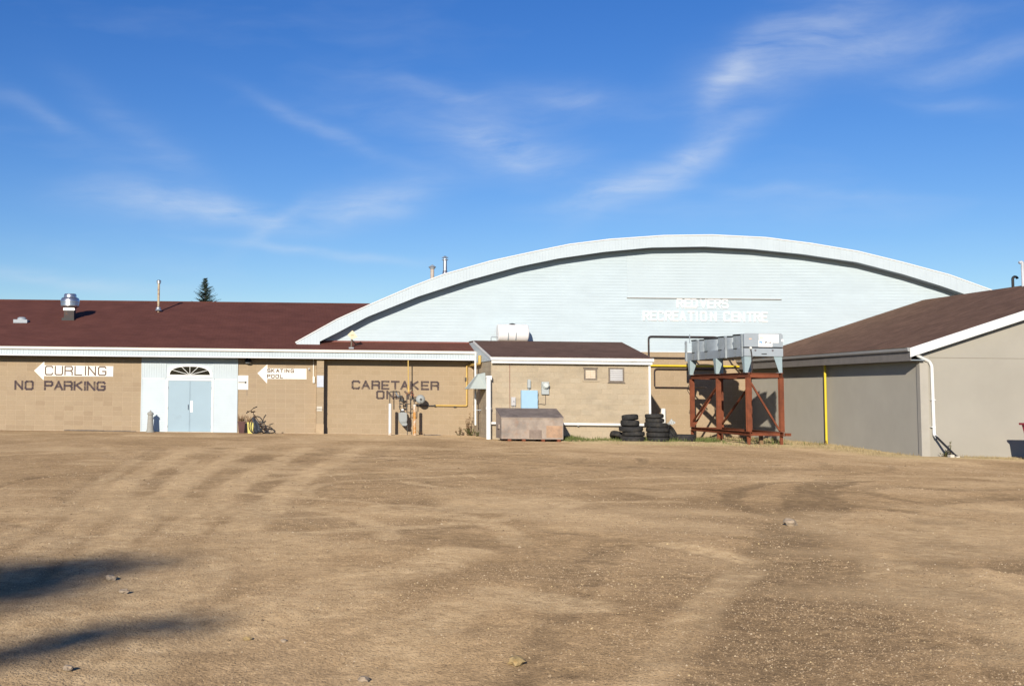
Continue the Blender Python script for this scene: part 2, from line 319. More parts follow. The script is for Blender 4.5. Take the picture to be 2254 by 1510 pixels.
# ------------------------------------------------------------------ mesh helpers
def wpos(o):
    p = Vector((0, 0, 0))
    while o: p += o.location; o = o.parent
    return p
class MB:
    def __init__(s): s.v = []; s.f = []; s.uv = {}
    def add(s, vs, fs):
        n = len(s.v); s.v += [tuple(v) for v in vs]; s.f += [tuple(i + n for i in f) for f in fs]; return s
    def box(s, x0, x1, y0, y1, z0, z1):
        return s.add([(x0, y0, z0), (x1, y0, z0), (x1, y1, z0), (x0, y1, z0), (x0, y0, z1), (x1, y0, z1), (x1, y1, z1), (x0, y1, z1)],
                     [(0, 1, 5, 4), (1, 2, 6, 5), (2, 3, 7, 6), (3, 0, 4, 7), (4, 5, 6, 7), (3, 2, 1, 0)])
    def prism(s, poly, y0, y1):
        """poly in (x, z), extruded from y0 (front) to y1"""
        n = len(poly)
        area = sum(poly[i][0] * poly[(i + 1) % n][1] - poly[(i + 1) % n][0] * poly[i][1] for i in range(n))
        if area < 0: poly = poly[::-1]
        vs = [(x, y0, z) for x, z in poly] + [(x, y1, z) for x, z in poly]
        return s.add(vs, [tuple(range(n)), tuple(range(2 * n - 1, n - 1, -1))] + [(i + n, (i + 1) % n + n, (i + 1) % n, i) for i in range(n)])
    def xprism(s, poly, x0, x1):
        """poly in (y, z), extruded along x"""
        n = len(poly)
        area = sum(poly[i][0] * poly[(i + 1) % n][1] - poly[(i + 1) % n][0] * poly[i][1] for i in range(n))
        if area > 0: poly = poly[::-1]
        vs = [(x0, y, z) for y, z in poly] + [(x1, y, z) for y, z in poly]
        return s.add(vs, [tuple(range(n)), tuple(range(2 * n - 1, n - 1, -1))] + [(i + n, (i + 1) % n + n, (i + 1) % n, i) for i in range(n)])
    def hexa(s, bottom, top):
        return s.add(list(bottom) + list(top), [(3, 2, 1, 0), (4, 5, 6, 7), (0, 1, 5, 4), (1, 2, 6, 5), (2, 3, 7, 6), (3, 0, 4, 7)])
    def bar(s, a, b, w, d=None, up=(0, 0, 1)):
        """rectangular bar from a to b"""
        d = d or w; a, b = Vector(a), Vector(b); t = (b - a).normalized(); u = Vector(up)
        if abs(t.dot(u)) > .95: u = Vector((0, 1, 0))
        sx = t.cross(u).normalized() * w / 2; sy = sx.cross(t).normalized() * d / 2
        return s.hexa([a - sx - sy, a + sx - sy, a + sx + sy, a - sx + sy], [b - sx - sy, b + sx - sy, b + sx + sy, b - sx + sy])
    def tube(s, pts, r, n=10, cap=True, closed=False):
        pts = [Vector(p) for p in pts]; m = len(pts); rs = r if isinstance(r, (list, tuple)) else [r] * m
        prev = None; base = len(s.v); rings = []
        for i, p in enumerate(pts):
            if closed: t = pts[(i + 1) % m] - pts[i - 1]
            else: t = pts[min(i + 1, m - 1)] - pts[max(i - 1, 0)]
            t.normalize()
            u = prev if prev is not None else (Vector((0, 0, 1)) if abs(t.z) < .9 else Vector((1, 0, 0)))
            u = (u - t * u.dot(t)).normalized(); prev = u; v = t.cross(u)
            rings.append(len(s.v))
            for k in range(n):
                a = 2 * math.pi * k / n; q = p + (u * math.cos(a) + v * math.sin(a)) * rs[i]; s.v.append(tuple(q))
        for i in range(m if closed else m - 1):
            A, B = rings[i], rings[(i + 1) % m]
            for k in range(n): s.f.append((A + k, A + (k + 1) % n, B + (k + 1) % n, B + k))
        if cap and not closed:
            s.f.append(tuple(rings[0] + k for k in range(n))[::-1]); s.f.append(tuple(rings[-1] + k for k in range(n)))
        return s
    def lathe(s, prof, c, n=24, axis='z', cap=True):
        """prof: (radius, height) up the axis"""
        c = Vector(c); base = len(s.v)
        for r, h in prof:
            for k in range(n):
                a = 2 * math.pi * k / n; x, y = r * math.cos(a), r * math.sin(a)
                p = (x, y, h) if axis == 'z' else ((h, x, y) if axis == 'x' else (y, h, x))
                s.v.append(tuple(c + Vector(p)))
        for i in range(len(prof) - 1):
            A, B = base + i * n, base + (i + 1) * n
            for k in range(n): s.f.append((A + k, A + (k + 1) % n, B + (k + 1) % n, B + k))
        if cap:
            s.f.append(tuple(base + k for k in range(n))[::-1]); s.f.append(tuple(base + (len(prof) - 1) * n + k for k in range(n)))
        return s
    def sheet(s, a, b, c, d, th=.04, uvs=None):
        """a slab from four corners a b c d (counter-clockwise seen from above), thickness downwards; UV in metres"""
        A = [Vector(p) for p in (a, b, c, d)]; nrm = (A[1] - A[0]).cross(A[3] - A[0]).normalized()
        n = len(s.v); s.add([p - nrm * th for p in A] + A, [(3, 2, 1, 0), (4, 5, 6, 7), (0, 1, 5, 4), (1, 2, 6, 5), (2, 3, 7, 6), (3, 0, 4, 7)])
        ux = (A[1] - A[0]).normalized(); uy = nrm.cross(ux)
        for i, p in enumerate(A): s.uv[n + 4 + i] = ((p - Vector((0, 50, 0))).dot(ux), (p - Vector((0, 50, 0))).dot(uy)); s.uv[n + i] = s.uv[n + 4 + i]
        return s
    def build(s, name, mat, parent=None, smooth=False, base=False):
        vs = np.array(s.v, float)
        if parent is not None: org = np.array(wpos(parent))
        elif base: org = np.array([(vs[:, 0].min() + vs[:, 0].max()) / 2, (vs[:, 1].min() + vs[:, 1].max()) / 2, vs[:, 2].min()])
        else: org = np.zeros(3)
        me = bpy.data.meshes.new(name); me.from_pydata((vs - org).tolist(), [], s.f); me.validate()
        if s.uv:
            l = me.uv_layers.new(name='UVMap')
            for lp in me.loops: l.data[lp.index].uv = s.uv.get(lp.vertex_index, (0, 0))
        me.materials.append(M[mat] if isinstance(mat, str) else mat)
        if smooth:
            me.polygons.foreach_set('use_smooth', [True] * len(me.polygons))
            try: me.set_sharp_from_angle(angle=R(40))
            except Exception: pass
        o = bpy.data.objects.new(name, me); C.objects.link(o)
        if parent is not None: o.parent = parent
        else: o.location = org
        return o
def tag(o, label, cat, group=None, kind=None):
    o['label'] = label; o['category'] = cat
    if group: o['group'] = group
    if kind: o['kind'] = kind
    return o
def thing(name, label, cat, loc, group=None):
    o = bpy.data.objects.new(name, None); C.objects.link(o); o.location = loc; o.empty_display_size = .3
    return tag(o, label, cat, group)
def struct(o):
    o['kind'] = 'structure'; return o
def copy_tree(o, parent=None):
    c = o.copy(); C.objects.link(c)
    if parent is not None: c.parent = parent
    for ch in list(o.children): copy_tree(ch, c)
    return c
def arc(c, r, a0, a1, n, plane='xz'):
    out = []
    for i in range(n + 1):
        a = R(a0 + (a1 - a0) * i / n); u, v = r * math.cos(a), r * math.sin(a)
        out.append(Vector(c) + (Vector((u, 0, v)) if plane == 'xz' else Vector((u, v, 0)) if plane == 'xy' else Vector((0, u, v))))
    return out
def elbow(pts, r, k=4):
    """round the corners of a pipe run"""
    pts = [Vector(p) for p in pts]; out = [pts[0]]
    for i in range(1, len(pts) - 1):
        a, b, c = pts[i - 1], pts[i], pts[i + 1]
        d1, d2 = (a - b).normalized(), (c - b).normalized(); rr = min(r, (a - b).length / 2, (c - b).length / 2)
        p0, p2 = b + d1 * rr, b + d2 * rr
        for j in range(k + 1):
            t = j / k; out.append(p0 * (1 - t) ** 2 + b * 2 * t * (1 - t) + p2 * t * t)
    out.append(pts[-1]); return out

# stroke lettering
G = {
 'A': [[(0, 0), (.37, 1), (.75, 0)], [(.16, .36), (.59, .36)]],
 'C': [[(.75, .84), (.64, 1), (.12, 1), (0, .88), (0, .12), (.12, 0), (.64, 0), (.75, .16)]],
 'D': [[(0, 0), (0, 1), (.55, 1), (.75, .8), (.75, .2), (.55, 0), (0, 0)]],
 'E': [[(.7, 1), (0, 1), (0, 0), (.7, 0)], [(0, .5), (.6, .5)]],
 'F': [[(.7, 1), (0, 1), (0, 0)], [(0, .5), (.6, .5)]],
 'G': [[(.75, .86), (.64, 1), (.12, 1), (0, .88), (0, .12), (.12, 0), (.64, 0), (.75, .12), (.75, .46), (.42, .46)]],
 'I': [[(.0, 0), (.0, 1)]],
 'K': [[(0, 0), (0, 1)], [(.72, 1), (.02, .48)], [(.2, .58), (.75, 0)]],
 'L': [[(0, 1), (0, 0), (.7, 0)]],
 'N': [[(0, 0), (0, 1), (.72, 0), (.72, 1)]],
 'O': [[(.12, 0), (0, .12), (0, .88), (.12, 1), (.63, 1), (.75, .88), (.75, .12), (.63, 0), (.12, 0)]],
 'P': [[(0, 0), (0, 1), (.63, 1), (.75, .88), (.75, .6), (.63, .48), (0, .48)]],
 'R': [[(0, 0), (0, 1), (.63, 1), (.75, .88), (.75, .62), (.63, .5), (0, .5)], [(.55, .5), (.74, .32), (.74, 0)]],
 'S': [[(.72, .84), (.62, 1), (.12, 1), (0, .88), (0, .62), (.12, .5), (.62, .5), (.74, .38), (.74, .12), (.62, 0), (.1, 0), (0, .14)]],
 'T': [[(0, 1), (.76, 1)], [(.38, 1), (.38, 0)]],
 'U': [[(0, 1), (0, .12), (.12, 0), (.63, 0), (.75, .12), (.75, 1)]],
 'V': [[(0, 1), (.37, 0), (.74, 1)]],
 'Y': [[(0, 1), (.37, .5), (.74, 1)], [(.37, .5), (.37, 0)]],
}
G['R2'] = [G['R'][0], [(.35, .5), (.76, 0)]]
def gw(ch): return max(p[0] for st in G[ch] for p in st)
def strokes(mb, ch, xc, z0, h, wd, sw, y, th):
    """one letter: rectangles along its strokes, each a hair in front of the last so that no two faces share a plane"""
    k = 0
    for st in G[ch]:
        for (a, b) in zip(st[:-1], st[1:]):
            W = gw(ch)
            A = Vector((xc + (a[0] - W / 2) * wd, 0, z0 + sw / 2 + a[1] * (h - sw))); B = Vector((xc + (b[0] - W / 2) * wd, 0, z0 + sw / 2 + b[1] * (h - sw)))
            t = (B - A).normalized(); nn = Vector((-t.z, 0, t.x)) * sw / 2; e = t * sw * .42
            yy = y - .0004 * k; k += 1
            mb.prism([((A - e - nn).x, (A - e - nn).z), ((B + e - nn).x, (B + e - nn).z), ((B + e + nn).x, (B + e + nn).z), ((A - e + nn).x, (A - e + nn).z)], yy, yy + th)
    return mb

# blocks laid in courses; every block is an object sharing one mesh per width, the rest is joined
_bm = {}
def block_mesh(wd, ht, dp, mat):
    key = (round(wd, 3), round(ht, 3), mat)
    if key not in _bm:
        b = MB(); e = .004
        x, z = wd / 2, ht / 2
        # front face with a small arris
        b.add([(-x, 0.004, -z), (x, 0.004, -z), (x, 0.004, z), (-x, 0.004, z), (-x + e, 0, -z + e), (x - e, 0, -z + e), (x - e, 0, z - e), (-x + e, 0, z - e),
               (-x, dp, -z), (x, dp, -z), (x, dp, z), (-x, dp, z)],
              [(4, 5, 6, 7), (0, 1, 5, 4), (1, 2, 6, 5), (2, 3, 7, 6), (3, 0, 4, 7), (0, 8, 9, 1), (1, 9, 10, 2), (2, 10, 11, 3), (3, 11, 8, 0)])
        me = bpy.data.meshes.new('block'); me.from_pydata(b.v, [], b.f); me.materials.append(M[mat]); _bm[key] = me
    return _bm[key]
def course_list(x0, x1, z0, z1, bond, skip=None, wd=.4, ht=.2, j=.012):
    out = []; rows = int(math.ceil((z1 - z0) / ht - .05))
    for r in range(rows):
        za = z0 + r * ht; zb = min(za + ht, z1)
        off = (wd / 2 if (bond == 'running' and r % 2) else 0); x = x0 - off
        while x < x1 - .02:
            a, b = max(x, x0), min(x + wd, x1); x += wd
            if b - a < .05: continue
            if skip and skip((a + b) / 2, (za + zb) / 2): continue
            out.append(((a + b) / 2, (za + zb) / 2, b - a - j, zb - za - j))
    return out
def lay(parent, lst, Y, mat, n_objects, dp=.03):
    """the first n_objects of lst as objects, the rest in one joined part"""
    org = wpos(parent); jm = MB()
    for i, (x, z, wd, ht) in enumerate(lst):
        yy = Y + random.uniform(-.0015, .0015)
        if i < n_objects:
            o = bpy.data.objects.new('block', block_mesh(wd, ht, dp, mat)); C.objects.link(o); o.parent = parent
            o.location = Vector((x, yy, z)) - org
        else:
            jm.box(x - wd / 2, x + wd / 2, yy, yy + dp, z - ht / 2, z + ht / 2)
    if jm.v:
        o = jm.build('blockwork', mat, parent); o['kind'] = 'stuff'

# ------------------------------------------------------------------ key planes of the place (metres)
YW = 51.6            # front wall of the long low building
YE = 50.85           # its eave
YA = 52.6            # front wall of the arena
YF = 52.0            # arch fascia of the arena
YS, XS0, XS1 = 47.2, 7.94, 13.98     # pump shed: front wall and side walls
XR, YR = 19.7, 38.4  # right-hand hall: side wall and gable wall

# ------------------------------------------------------------------ ground
def vnoise(x, y, s, seed):
    xi, yi = np.floor(x * s).astype(int), np.floor(y * s).astype(int); fx, fy = x * s - xi, y * s - yi
    fx, fy = fx * fx * (3 - 2 * fx), fy * fy * (3 - 2 * fy)
    def hsh(a, b):
        h = (a * 374761393 + b * 668265263 + seed * 69069) & 0x7fffffff
        h = ((h ^ (h >> 13)) * 1274126177) & 0x7fffffff
        return (h & 0xffff) / 65535.0
    return (hsh(xi, yi) * (1 - fx) + hsh(xi + 1, yi) * fx) * (1 - fy) + (hsh(xi, yi + 1) * (1 - fx) + hsh(xi + 1, yi + 1) * fx) * fy
def sst(v, a, b):
    t = np.clip((v - a) / (b - a), 0, 1); return t * t * (3 - 2 * t)
def gp(px, py):
    d = ray(px, py); t = -CAMH / d.z; return (d.x * t, d.y * t)
TRACKS = []           # wheel tracks: polylines on the ground, half width, strength (minus = lighter, swept dust)
def track(pxs, hw, s): TRACKS.append(([gp(*p) for p in pxs], hw, s))
track([(1770, 1060), (1690, 1062), (1622, 1080), (1604, 1100), (1640, 1118), (1720, 1135), (1775, 1145)], .15, .62)
track([(1850, 1058), (1790, 1075), (1790, 1105), (1778, 1140), (1750, 1180), (1720, 1240), (1700, 1320), (1680, 1420), (1650, 1510)], .36, .62)
track([(1778, 1140), (1830, 1190), (1870, 1260), (1885, 1330), (1880, 1420)], .28, .40)
track([(2060, 1140), (2060, 1180), (2046, 1220), (2050, 1270), (2070, 1330)], .30, .40)
track([(2060, 1180), (2130, 1185), (2190, 1220), (2254, 1260)], .28, .32)
track([(1860, 1080), (1960, 1070), (2080, 1078), (2254, 1075)], .25, .25)
track([(1880, 1110), (2000, 1108), (2254, 1090)], .3, .22)
track([(1720, 1440), (1850, 1400), (1990, 1410), (2060, 1420)], .16, .40)
track([(1560, 1400), (1500, 1440), (1380, 1475), (1250, 1480)], .12, .3)
track([(900, 1105), (960, 1115), (1060, 1125), (1180, 1140)], .5, .22)
track([(860, 1180), (990, 1150), (1100, 1130), (1250, 1120), (1400, 1085)], .4, .18)
track([(1225, 1320), (1280, 1260), (1330, 1215), (1345, 1190)], .22, .30)
track([(860, 1050), (980, 1070), (1150, 1070), (1300, 1050)], .6, .16)
track([(1200, 1010), (1500, 1040), (1800, 1030)], .8, .12)
for k in range(9):                                                # pale dusty lanes fanning in from the left
    x0 = 30 + k * 62
    track([(x0 + 330, 985), (x0 + 190, 1060), (x0 + 40, 1180), (x0 - 150 + k * 10, 1330), (x0 - 360 + 20 * k, 1510)], .22, -.30 if k % 2 else .16)
track([(520, 1350), (700, 1290), (900, 1250), (1000, 1210)], .3, -.30)
track([(420, 1400), (560, 1360), (720, 1330), (800, 1300)], .3, -.28)
track([(820, 1500), (880, 1420), (960, 1360), (1050, 1320)], .25, -.22)
track([(1100, 1300), (1180, 1310), (1250, 1330)], .3, -.35)
track([(800, 1130), (850, 1108), (930, 1112), (1040, 1128), (1130, 1130)], .12, -.40)
track([(820, 1118), (980, 1140), (1100, 1145)], .1, -.34)
track([(1480, 1200), (1560, 1215), (1640, 1230)], .15, -.35)
track([(1900, 1180), (1960, 1240), (1990, 1310)], .25, -.20)
track([(1500, 1080), (1480, 1090), (1400, 1080)], .3, -.2)
# pairs of wheel marks from cars turning on the lot
_tr = random.Random(23)
for k in range(26):
    cx, cy = _tr.uniform(-8, 20), _tr.uniform(8, 40); rad = _tr.choice((5.5, 7, 9, 14, 22)); a0 = _tr.uniform(0, 6.28); sw_ = _tr.uniform(.7, 2.2) * 7 / rad
    s = _tr.choice((-.30, -.24, .26, .20, .34))
    for dr in (-.75, .75):
        TRACKS.append(([(cx + (rad + dr) * math.cos(a0 + sw_ * t / 10), cy + (rad + dr) * math.sin(a0 + sw_ * t / 10)) for t in range(11)], _tr.uniform(.09, .15), s))
for (pa, pb, pc_, s) in (((900, 1060), (1180, 1110), (1500, 1100), -.3), ((780, 1150), (960, 1185), (1180, 1180), .24), ((560, 1000), (760, 1040), (1010, 1050), .2), ((300, 1010), (180, 1090), (-20, 1200), -.3), ((430, 1010), (330, 1120), (130, 1290), -.28),
        ((1420, 1510), (1530, 1360), (1640, 1250), -.22), ((1130, 1510), (1210, 1400), (1260, 1290), .25), ((1960, 1510), (1990, 1380), (1930, 1260), .25), ((2230, 1510), (2180, 1380), (2090, 1290), .28)):
    track([pa, pb, pc_], .13, s)
def seg_dist(x, y, pts):
    d = np.full(x.shape, 1e9)
    for (ax_, ay), (bx, by) in zip(pts[:-1], pts[1:]):
        vx, vy = bx - ax_, by - ay; L2 = vx * vx + vy * vy + 1e-9
        t = np.clip(((x - ax_) * vx + (y - ay) * vy) / L2, 0, 1)
        d = np.minimum(d, np.hypot(x - ax_ - t * vx, y - ay - t * vy))
    return d
def dirt_masks(x, y):
    dark = np.zeros(x.shape); pale = np.zeros(x.shape)
    wob = (vnoise(x, y, 1.3, 5) - .5) * .5 + (vnoise(x, y, 4.0, 6) - .5) * .25
    brk = np.clip(.40 + 1.1 * vnoise(x, y, .9, 8), 0, 1) * np.clip(.45 + .8 * vnoise(x, y, 3.5, 9), 0, 1) * np.clip(.5 + .8 * vnoise(x, y, 8.0, 10), 0, 1)
    for pts, hw, s in TRACKS:
        d = seg_dist(x, y, pts) + wob * hw * 1.3
        m = np.clip(2.1 - d / (hw * .72), 0, 1); m = m * m * (3 - 2 * m) * brk * abs(s) * 3.4
        if s > 0: dark = np.maximum(dark, m)
        else: pale = np.maximum(pale, m)
    near = 1 - sst(y, 16, 34)
    big = sst(vnoise(x + .6 * wob, y, .33, 21) * .6 + vnoise(x, y, .9, 22) * .4, .50, .76) * .4 * near
    big2 = sst(vnoise(x, y + wob, .28, 31) * .6 + vnoise(x, y, 1.1, 32) * .4, .52, .78) * .6
    for (bx, by, rx, ry, s) in [(4.3, 10.6, 1.3, 2.0, .7), (3.0, 7.7, 1.2, 1.0, .65), (7.0, 9.0, 1.5, 2.0, .45), (6.6, 16.6, 1.2, 1.4, .45), (5.3, 9.0, 1.0, .35, .5), (1.1, 8.9, .5, .5, .2), (7.9, 11.5, .9, 1.5, .35)]:
        d = np.hypot((x - bx) / rx, (y - by) / ry) + wob * 1.3
        dark = np.maximum(dark, np.clip(1.35 - d, 0, 1) * s * brk * 1.3)
    dark = np.maximum(dark, big); pale = np.maximum(pale, big2)
    # dry grass verge by the walls on the right
    dist_w = np.where(x > 13.5, np.maximum(0, 47.0 - y) - 0 * x, 1e3)
    verge = 1 - sst(np.minimum(np.maximum(XR - .2 - x, 0) * 1.0 + 0, 9), .6, 2.0)
    verge = np.where((y > 36.6) & (x < 27), np.maximum(verge * (x > 12), 0), 0)
    verge2 = np.where((x > 10.2) & (x < 19.6), sst(y + (vnoise(x, y, .8, 41) - .5) * 1.2, 42.2, 43.6), 0)
    verge3 = np.where((x > 19.2) & (x < 32), sst(y + (vnoise(x, y, .8, 42) - .5) * .6, 37.0, 37.8), 0)
    return np.clip(dark, 0, .85), np.clip(pale, 0, .8), np.clip(np.maximum(np.maximum(verge, verge2), verge3) * (.35 + .6 * vnoise(x, y, 1.6, 43)), 0, .9)
def height(x, y):
    x = np.asarray(x, float); y = np.asarray(y, float)
    act = sst(y, 2, 5) * (1 - sst(y, 46, 50)) * sst(x, -30, -16) * (1 - sst(x, 30, 40))
    h = ((vnoise(x, y, .25, 1) - .5) * .05 + (vnoise(x, y, .8, 2) - .5) * .03 + (vnoise(x, y, 2.3, 3) - .5) * .016 + (vnoise(x, y, 6, 4) - .5) * .007) * act
    h = h - .10 * sst(x, 14, 19) * (1 - sst(y, 38, 46)) * sst(y, 20, 32)
    return h
def ground():
    ys = [-120, -70, -40, -22, -12, -6, -2, 0, 2]
    y = 3.0
    while y < 54: ys.append(y); y *= 1.0085
    ys += [56, 60, 70, 85, 110, 150, 220, 330, 500]
    xs = [-400, -250, -150, -90, -55, -35, -24] + list(np.arange(-18, 34, .085)) + [36, 44, 60, 90, 150, 250, 400]
    X, Y = np.meshgrid(np.array(xs), np.array(ys)); Z = height(X, Y)
    dk, pl, vg = dirt_masks(X, Y)
    Z = Z - .026 * dk + .05 * vg * (1 - sst(Y, 47, 50))
    nx, ny = len(xs), len(ys)
    V = np.stack([X.ravel(), Y.ravel(), Z.ravel()], 1)
    i = np.arange(ny - 1)[:, None] * nx + np.arange(nx - 1)[None, :]
    Fc = np.stack([i, i + 1, i + nx + 1, i + nx], -1).reshape(-1, 4)
    me = bpy.data.meshes.new('ground'); me.vertices.add(len(V)); me.vertices.foreach_set('co', V.ravel())
    me.loops.add(Fc.size); me.loops.foreach_set('vertex_index', Fc.ravel().astype(np.int32))
    me.polygons.add(len(Fc)); me.polygons.foreach_set('loop_start', np.arange(0, Fc.size, 4, dtype=np.int32)); me.polygons.foreach_set('loop_total', np.full(len(Fc), 4, np.int32))
    me.update(); me.validate()
    col = me.color_attributes.new('track', 'FLOAT_COLOR', 'POINT')
    col.data.foreach_set('color', np.stack([dk.ravel(), pl.ravel(), vg.ravel(), np.ones(dk.size)], 1).ravel().astype(np.float32))
    me.polygons.foreach_set('use_smooth', [True] * len(me.polygons))
    me.materials.append(M['ground']); o = bpy.data.objects.new('ground', me); C.objects.link(o); struct(o)
ground()
def gz(x, y): return float(height(np.array([x]), np.array([y]))[0])

# ------------------------------------------------------------------ long low building (curling rink) on the left
XL = -17.0
ZE0, ZE1, ZE2 = 3.08, 3.315, 3.435          # eave: bottom of boards, gutter bottom, gutter top
ROOF_S = .25
YRIDGE = 61.6
def zroof(y): return 3.40 + ROOF_S * (y - YE)
EX0, EX1 = ax(312, 870, YW), ax(522, 870, YW)           # entry bay
PX0, PX1 = ax(697, 870, 51.1), ax(712.5, 870, 51.1)     # pilaster
cb = thing('curling_building', 'long low tan block building with maroon shingle roof and white eaves on the left', 'building', ((XL + XS0) / 2, 56, 0))
m = MB(); m.box(XL, EX0, YW + .005, 71, -.3, 3.2); m.box(EX1, XS0, YW + .005, 71, -.3, 3.2); m.box(EX0, EX1, YW + .16, 71, -.3, 3.2)
m.build('wall', 'mortar', cb)
# blocks: stack bond left of the pilaster, running bond right of it
zg = az(312, 948.5, YW)

x0 = EX0 - .4 * 16
lst = course_list(x0, EX0, zg, 3.2, 'stack') + course_list(EX1, PX0 + .02, zg, 3.2, 'stack')
lst2 = course_list(PX1 - .02, XS0, zg, 3.2, 'running')
lay(cb, lst, YW, 'block', 300)
lay(cb, lst2, YW, 'block_warm', 0)
m = MB()
for (x, z, wd, ht) in course_list(XL, x0, zg, 3.2, 'stack'): m.box(x - wd / 2, x + wd / 2, YW, YW + .03, z - ht / 2, z + ht / 2)
m.build('blockwork', 'block', cb)['kind'] = 'stuff'
# pilaster of single blocks
pl = MB().box(PX0 + .012, PX1 - .012, 51.112, YW - .005, -.2, 3.09).build('pilaster', 'mortar', cb)
for k in range(15):
    z = zg + k * .205
    if z > 3.0: break
    b = MB().box(PX0, PX1, 51.10 + random.uniform(-.006, .006), YW - .003, z + .005, min(z + .198, 3.08)).build('block', 'block_warm', pl)
MB().box(PX0 - .012, PX1 + .012, 51.085, 51.35, zg - .1, zg + .38).build('repair_plaster', simple('patched_plaster', (.47, .35, .22), .95, var=.08, scale=4), pl)
MB().box(PX0 + .01, PX1 - .06, 51.08, 51.2, .93, 1.12).build('repair_plaster', 'concrete', pl)
MB().tube([(PX0 - .02, 51.085, az(700, 901, 51.1)), (PX0 + .1, 51.08, az(700, 901, 51.1) + .015), (PX1 + .02, 51.085, az(700, 901, 51.1) - .01)], .012, 6).build('crack_wire', 'wood_dark', pl)
# eave: soffit, boards, gutter
MB().box(XL - .3, XS0, YE + .072, YW + .02, 3.10, 3.14).build('soffit', 'eave_soffit', cb)
m = MB(); x = XL - .3; k = 0
while x < XS0 - .01:
    xb = min(x + .112, XS0 - .002); yy = YE + .022 + (.0 if k % 2 else .006); k += 1
    m.box(x + .002, xb - .004, yy, YE + .045, ZE0, ZE1 + .02); x += .112
m.build('eave_boards', 'siding_white', cb)['kind'] = 'stuff'
MB().box(XL - .3, XS0 - .001, YE + .046, YE + .07, ZE0 + .004, ZE1 + .03).build('eave_backing', 'soffit', cb)
MB().box(XL - .3, XS0 + .002, YE + .008, YE + .044, ZE0 - .018, ZE0 + .012).build('eave_trim', 'white', cb)
g = MB(); prof = [(YE - .005, ZE1), (YE - .07, ZE1 + .012), (YE - .085, ZE1 + .05), (YE - .085, ZE2 - .02), (YE - .105, ZE2), (YE - .005, ZE2 - .004)]
g.xprism(prof, XL - .35, XS0 + .03); g.build('gutter', 'cream', cb)
# roof: main plane, and the strip in front of the arena wall
m = MB(); m.sheet((XL - .4, YE - .06, zroof(YE - .06)), (XS0 - .0, YE - .06, zroof(YE - .06)), (XS0 - .0, YA, zroof(YA)), (XL - .4, YA, zroof(YA)), .05)
m.sheet((XL - .4, YA, zroof(YA)), (6.2, YA, zroof(YA)), (6.2, YRIDGE, zroof(YRIDGE)), (XL - .4, YRIDGE, zroof(YRIDGE)), .05)
m.sheet((6.2, YRIDGE, zroof(YRIDGE)), (6.2, 72.3, zroof(YRIDGE) - ROOF_S * 10.7), (XL - .4, 72.3, zroof(YRIDGE) - ROOF_S * 10.7), (XL - .4, YRIDGE, zroof(YRIDGE)), .05)
roof = m.build('roof', 'roof_red', cb)
MB().tube([(XL - .4, YRIDGE, zroof(YRIDGE) + .0), (6.2, YRIDGE, zroof(YRIDGE) + .0)], .045, 6).build('ridge_cap', 'roof_red', roof)
MB().box(1.6, XS0 - .01, YA - .10, YA - .02, zroof(YA) - .02, zroof(YA) + .045).build('flashing', simple('maroon_flashing', (.20, .07, .055), .6), roof)
# gable ends closed
MB().xprism([(YW, 3.1), (71, 3.1), (YRIDGE, zroof(YRIDGE) - .1)], XL, XL + .1).build('gable_wall', 'siding_white', cb)
# entry bay
YB = YW - .03
ZB0 = zg - .02; ZB1 = az(420, 834, YW)       # board change line
DX0, DX1 = ax(370, 890, YW), ax(465, 890, YW); DZ1 = az(420, 838, YW)
MB().box(EX0, EX1, YB + .02, YW + .16, -.25, 3.15).build('entry_wall', 'siding_white', cb)
FX0, FX1 = DX0 - .06, DX1 + .06
m = []
n = int((ZB1 - ZB0) / .1)
for (a, b) in ((EX0, FX0 - .01), (FX1 + .01, EX1)):
    for k in range(n + 1):
        z0 = ZB0 + k * .1; z1 = min(z0 + .1, ZB1 - .012)
        if z1 - z0 < .02: continue
        MB().xprism([(YB - .012, z0), (YB - .002, z1), (YB + .022, z1), (YB + .022, z0)], a, b).build('clapboard', 'siding_white', cb)
MB().box(EX0 - .004, FX0 - .09, YB - .016, YB + .02, ZB1 - .010, ZB1 + .012).build('belt_trim', 'white', cb)
MB().box(FX1 + .09, EX1 + .004, YB - .016, YB + .02, ZB1 - .010, ZB1 + .012).build('belt_trim', 'white', cb)
fx0, fx1 = ax(370, 815, YW), ax(466, 815, YW)
x = EX0
while x < EX1 - .01:
    xb = min(x + .1, EX1)
    if not (xb > fx0 and x < fx1):
        MB().box(x + .0025, xb - .0025, YB - .008, YB + .021, ZB1 + .013, 3.1).build('vertical_board', 'siding_white', cb)
    else:
        MB().box(max(x, EX0) + .0025, xb - .0025, YB - .004, YB + .021, az(418, 802, YW), 3.1).build('vertical_board', 'siding_white', cb)
    x += .1
for xx in (EX0, EX1):
    MB().box(xx - .03, xx + .02, YB - .02, YB + .03, -.05, 3.12).build('corner_trim', 'siding_white', cb)
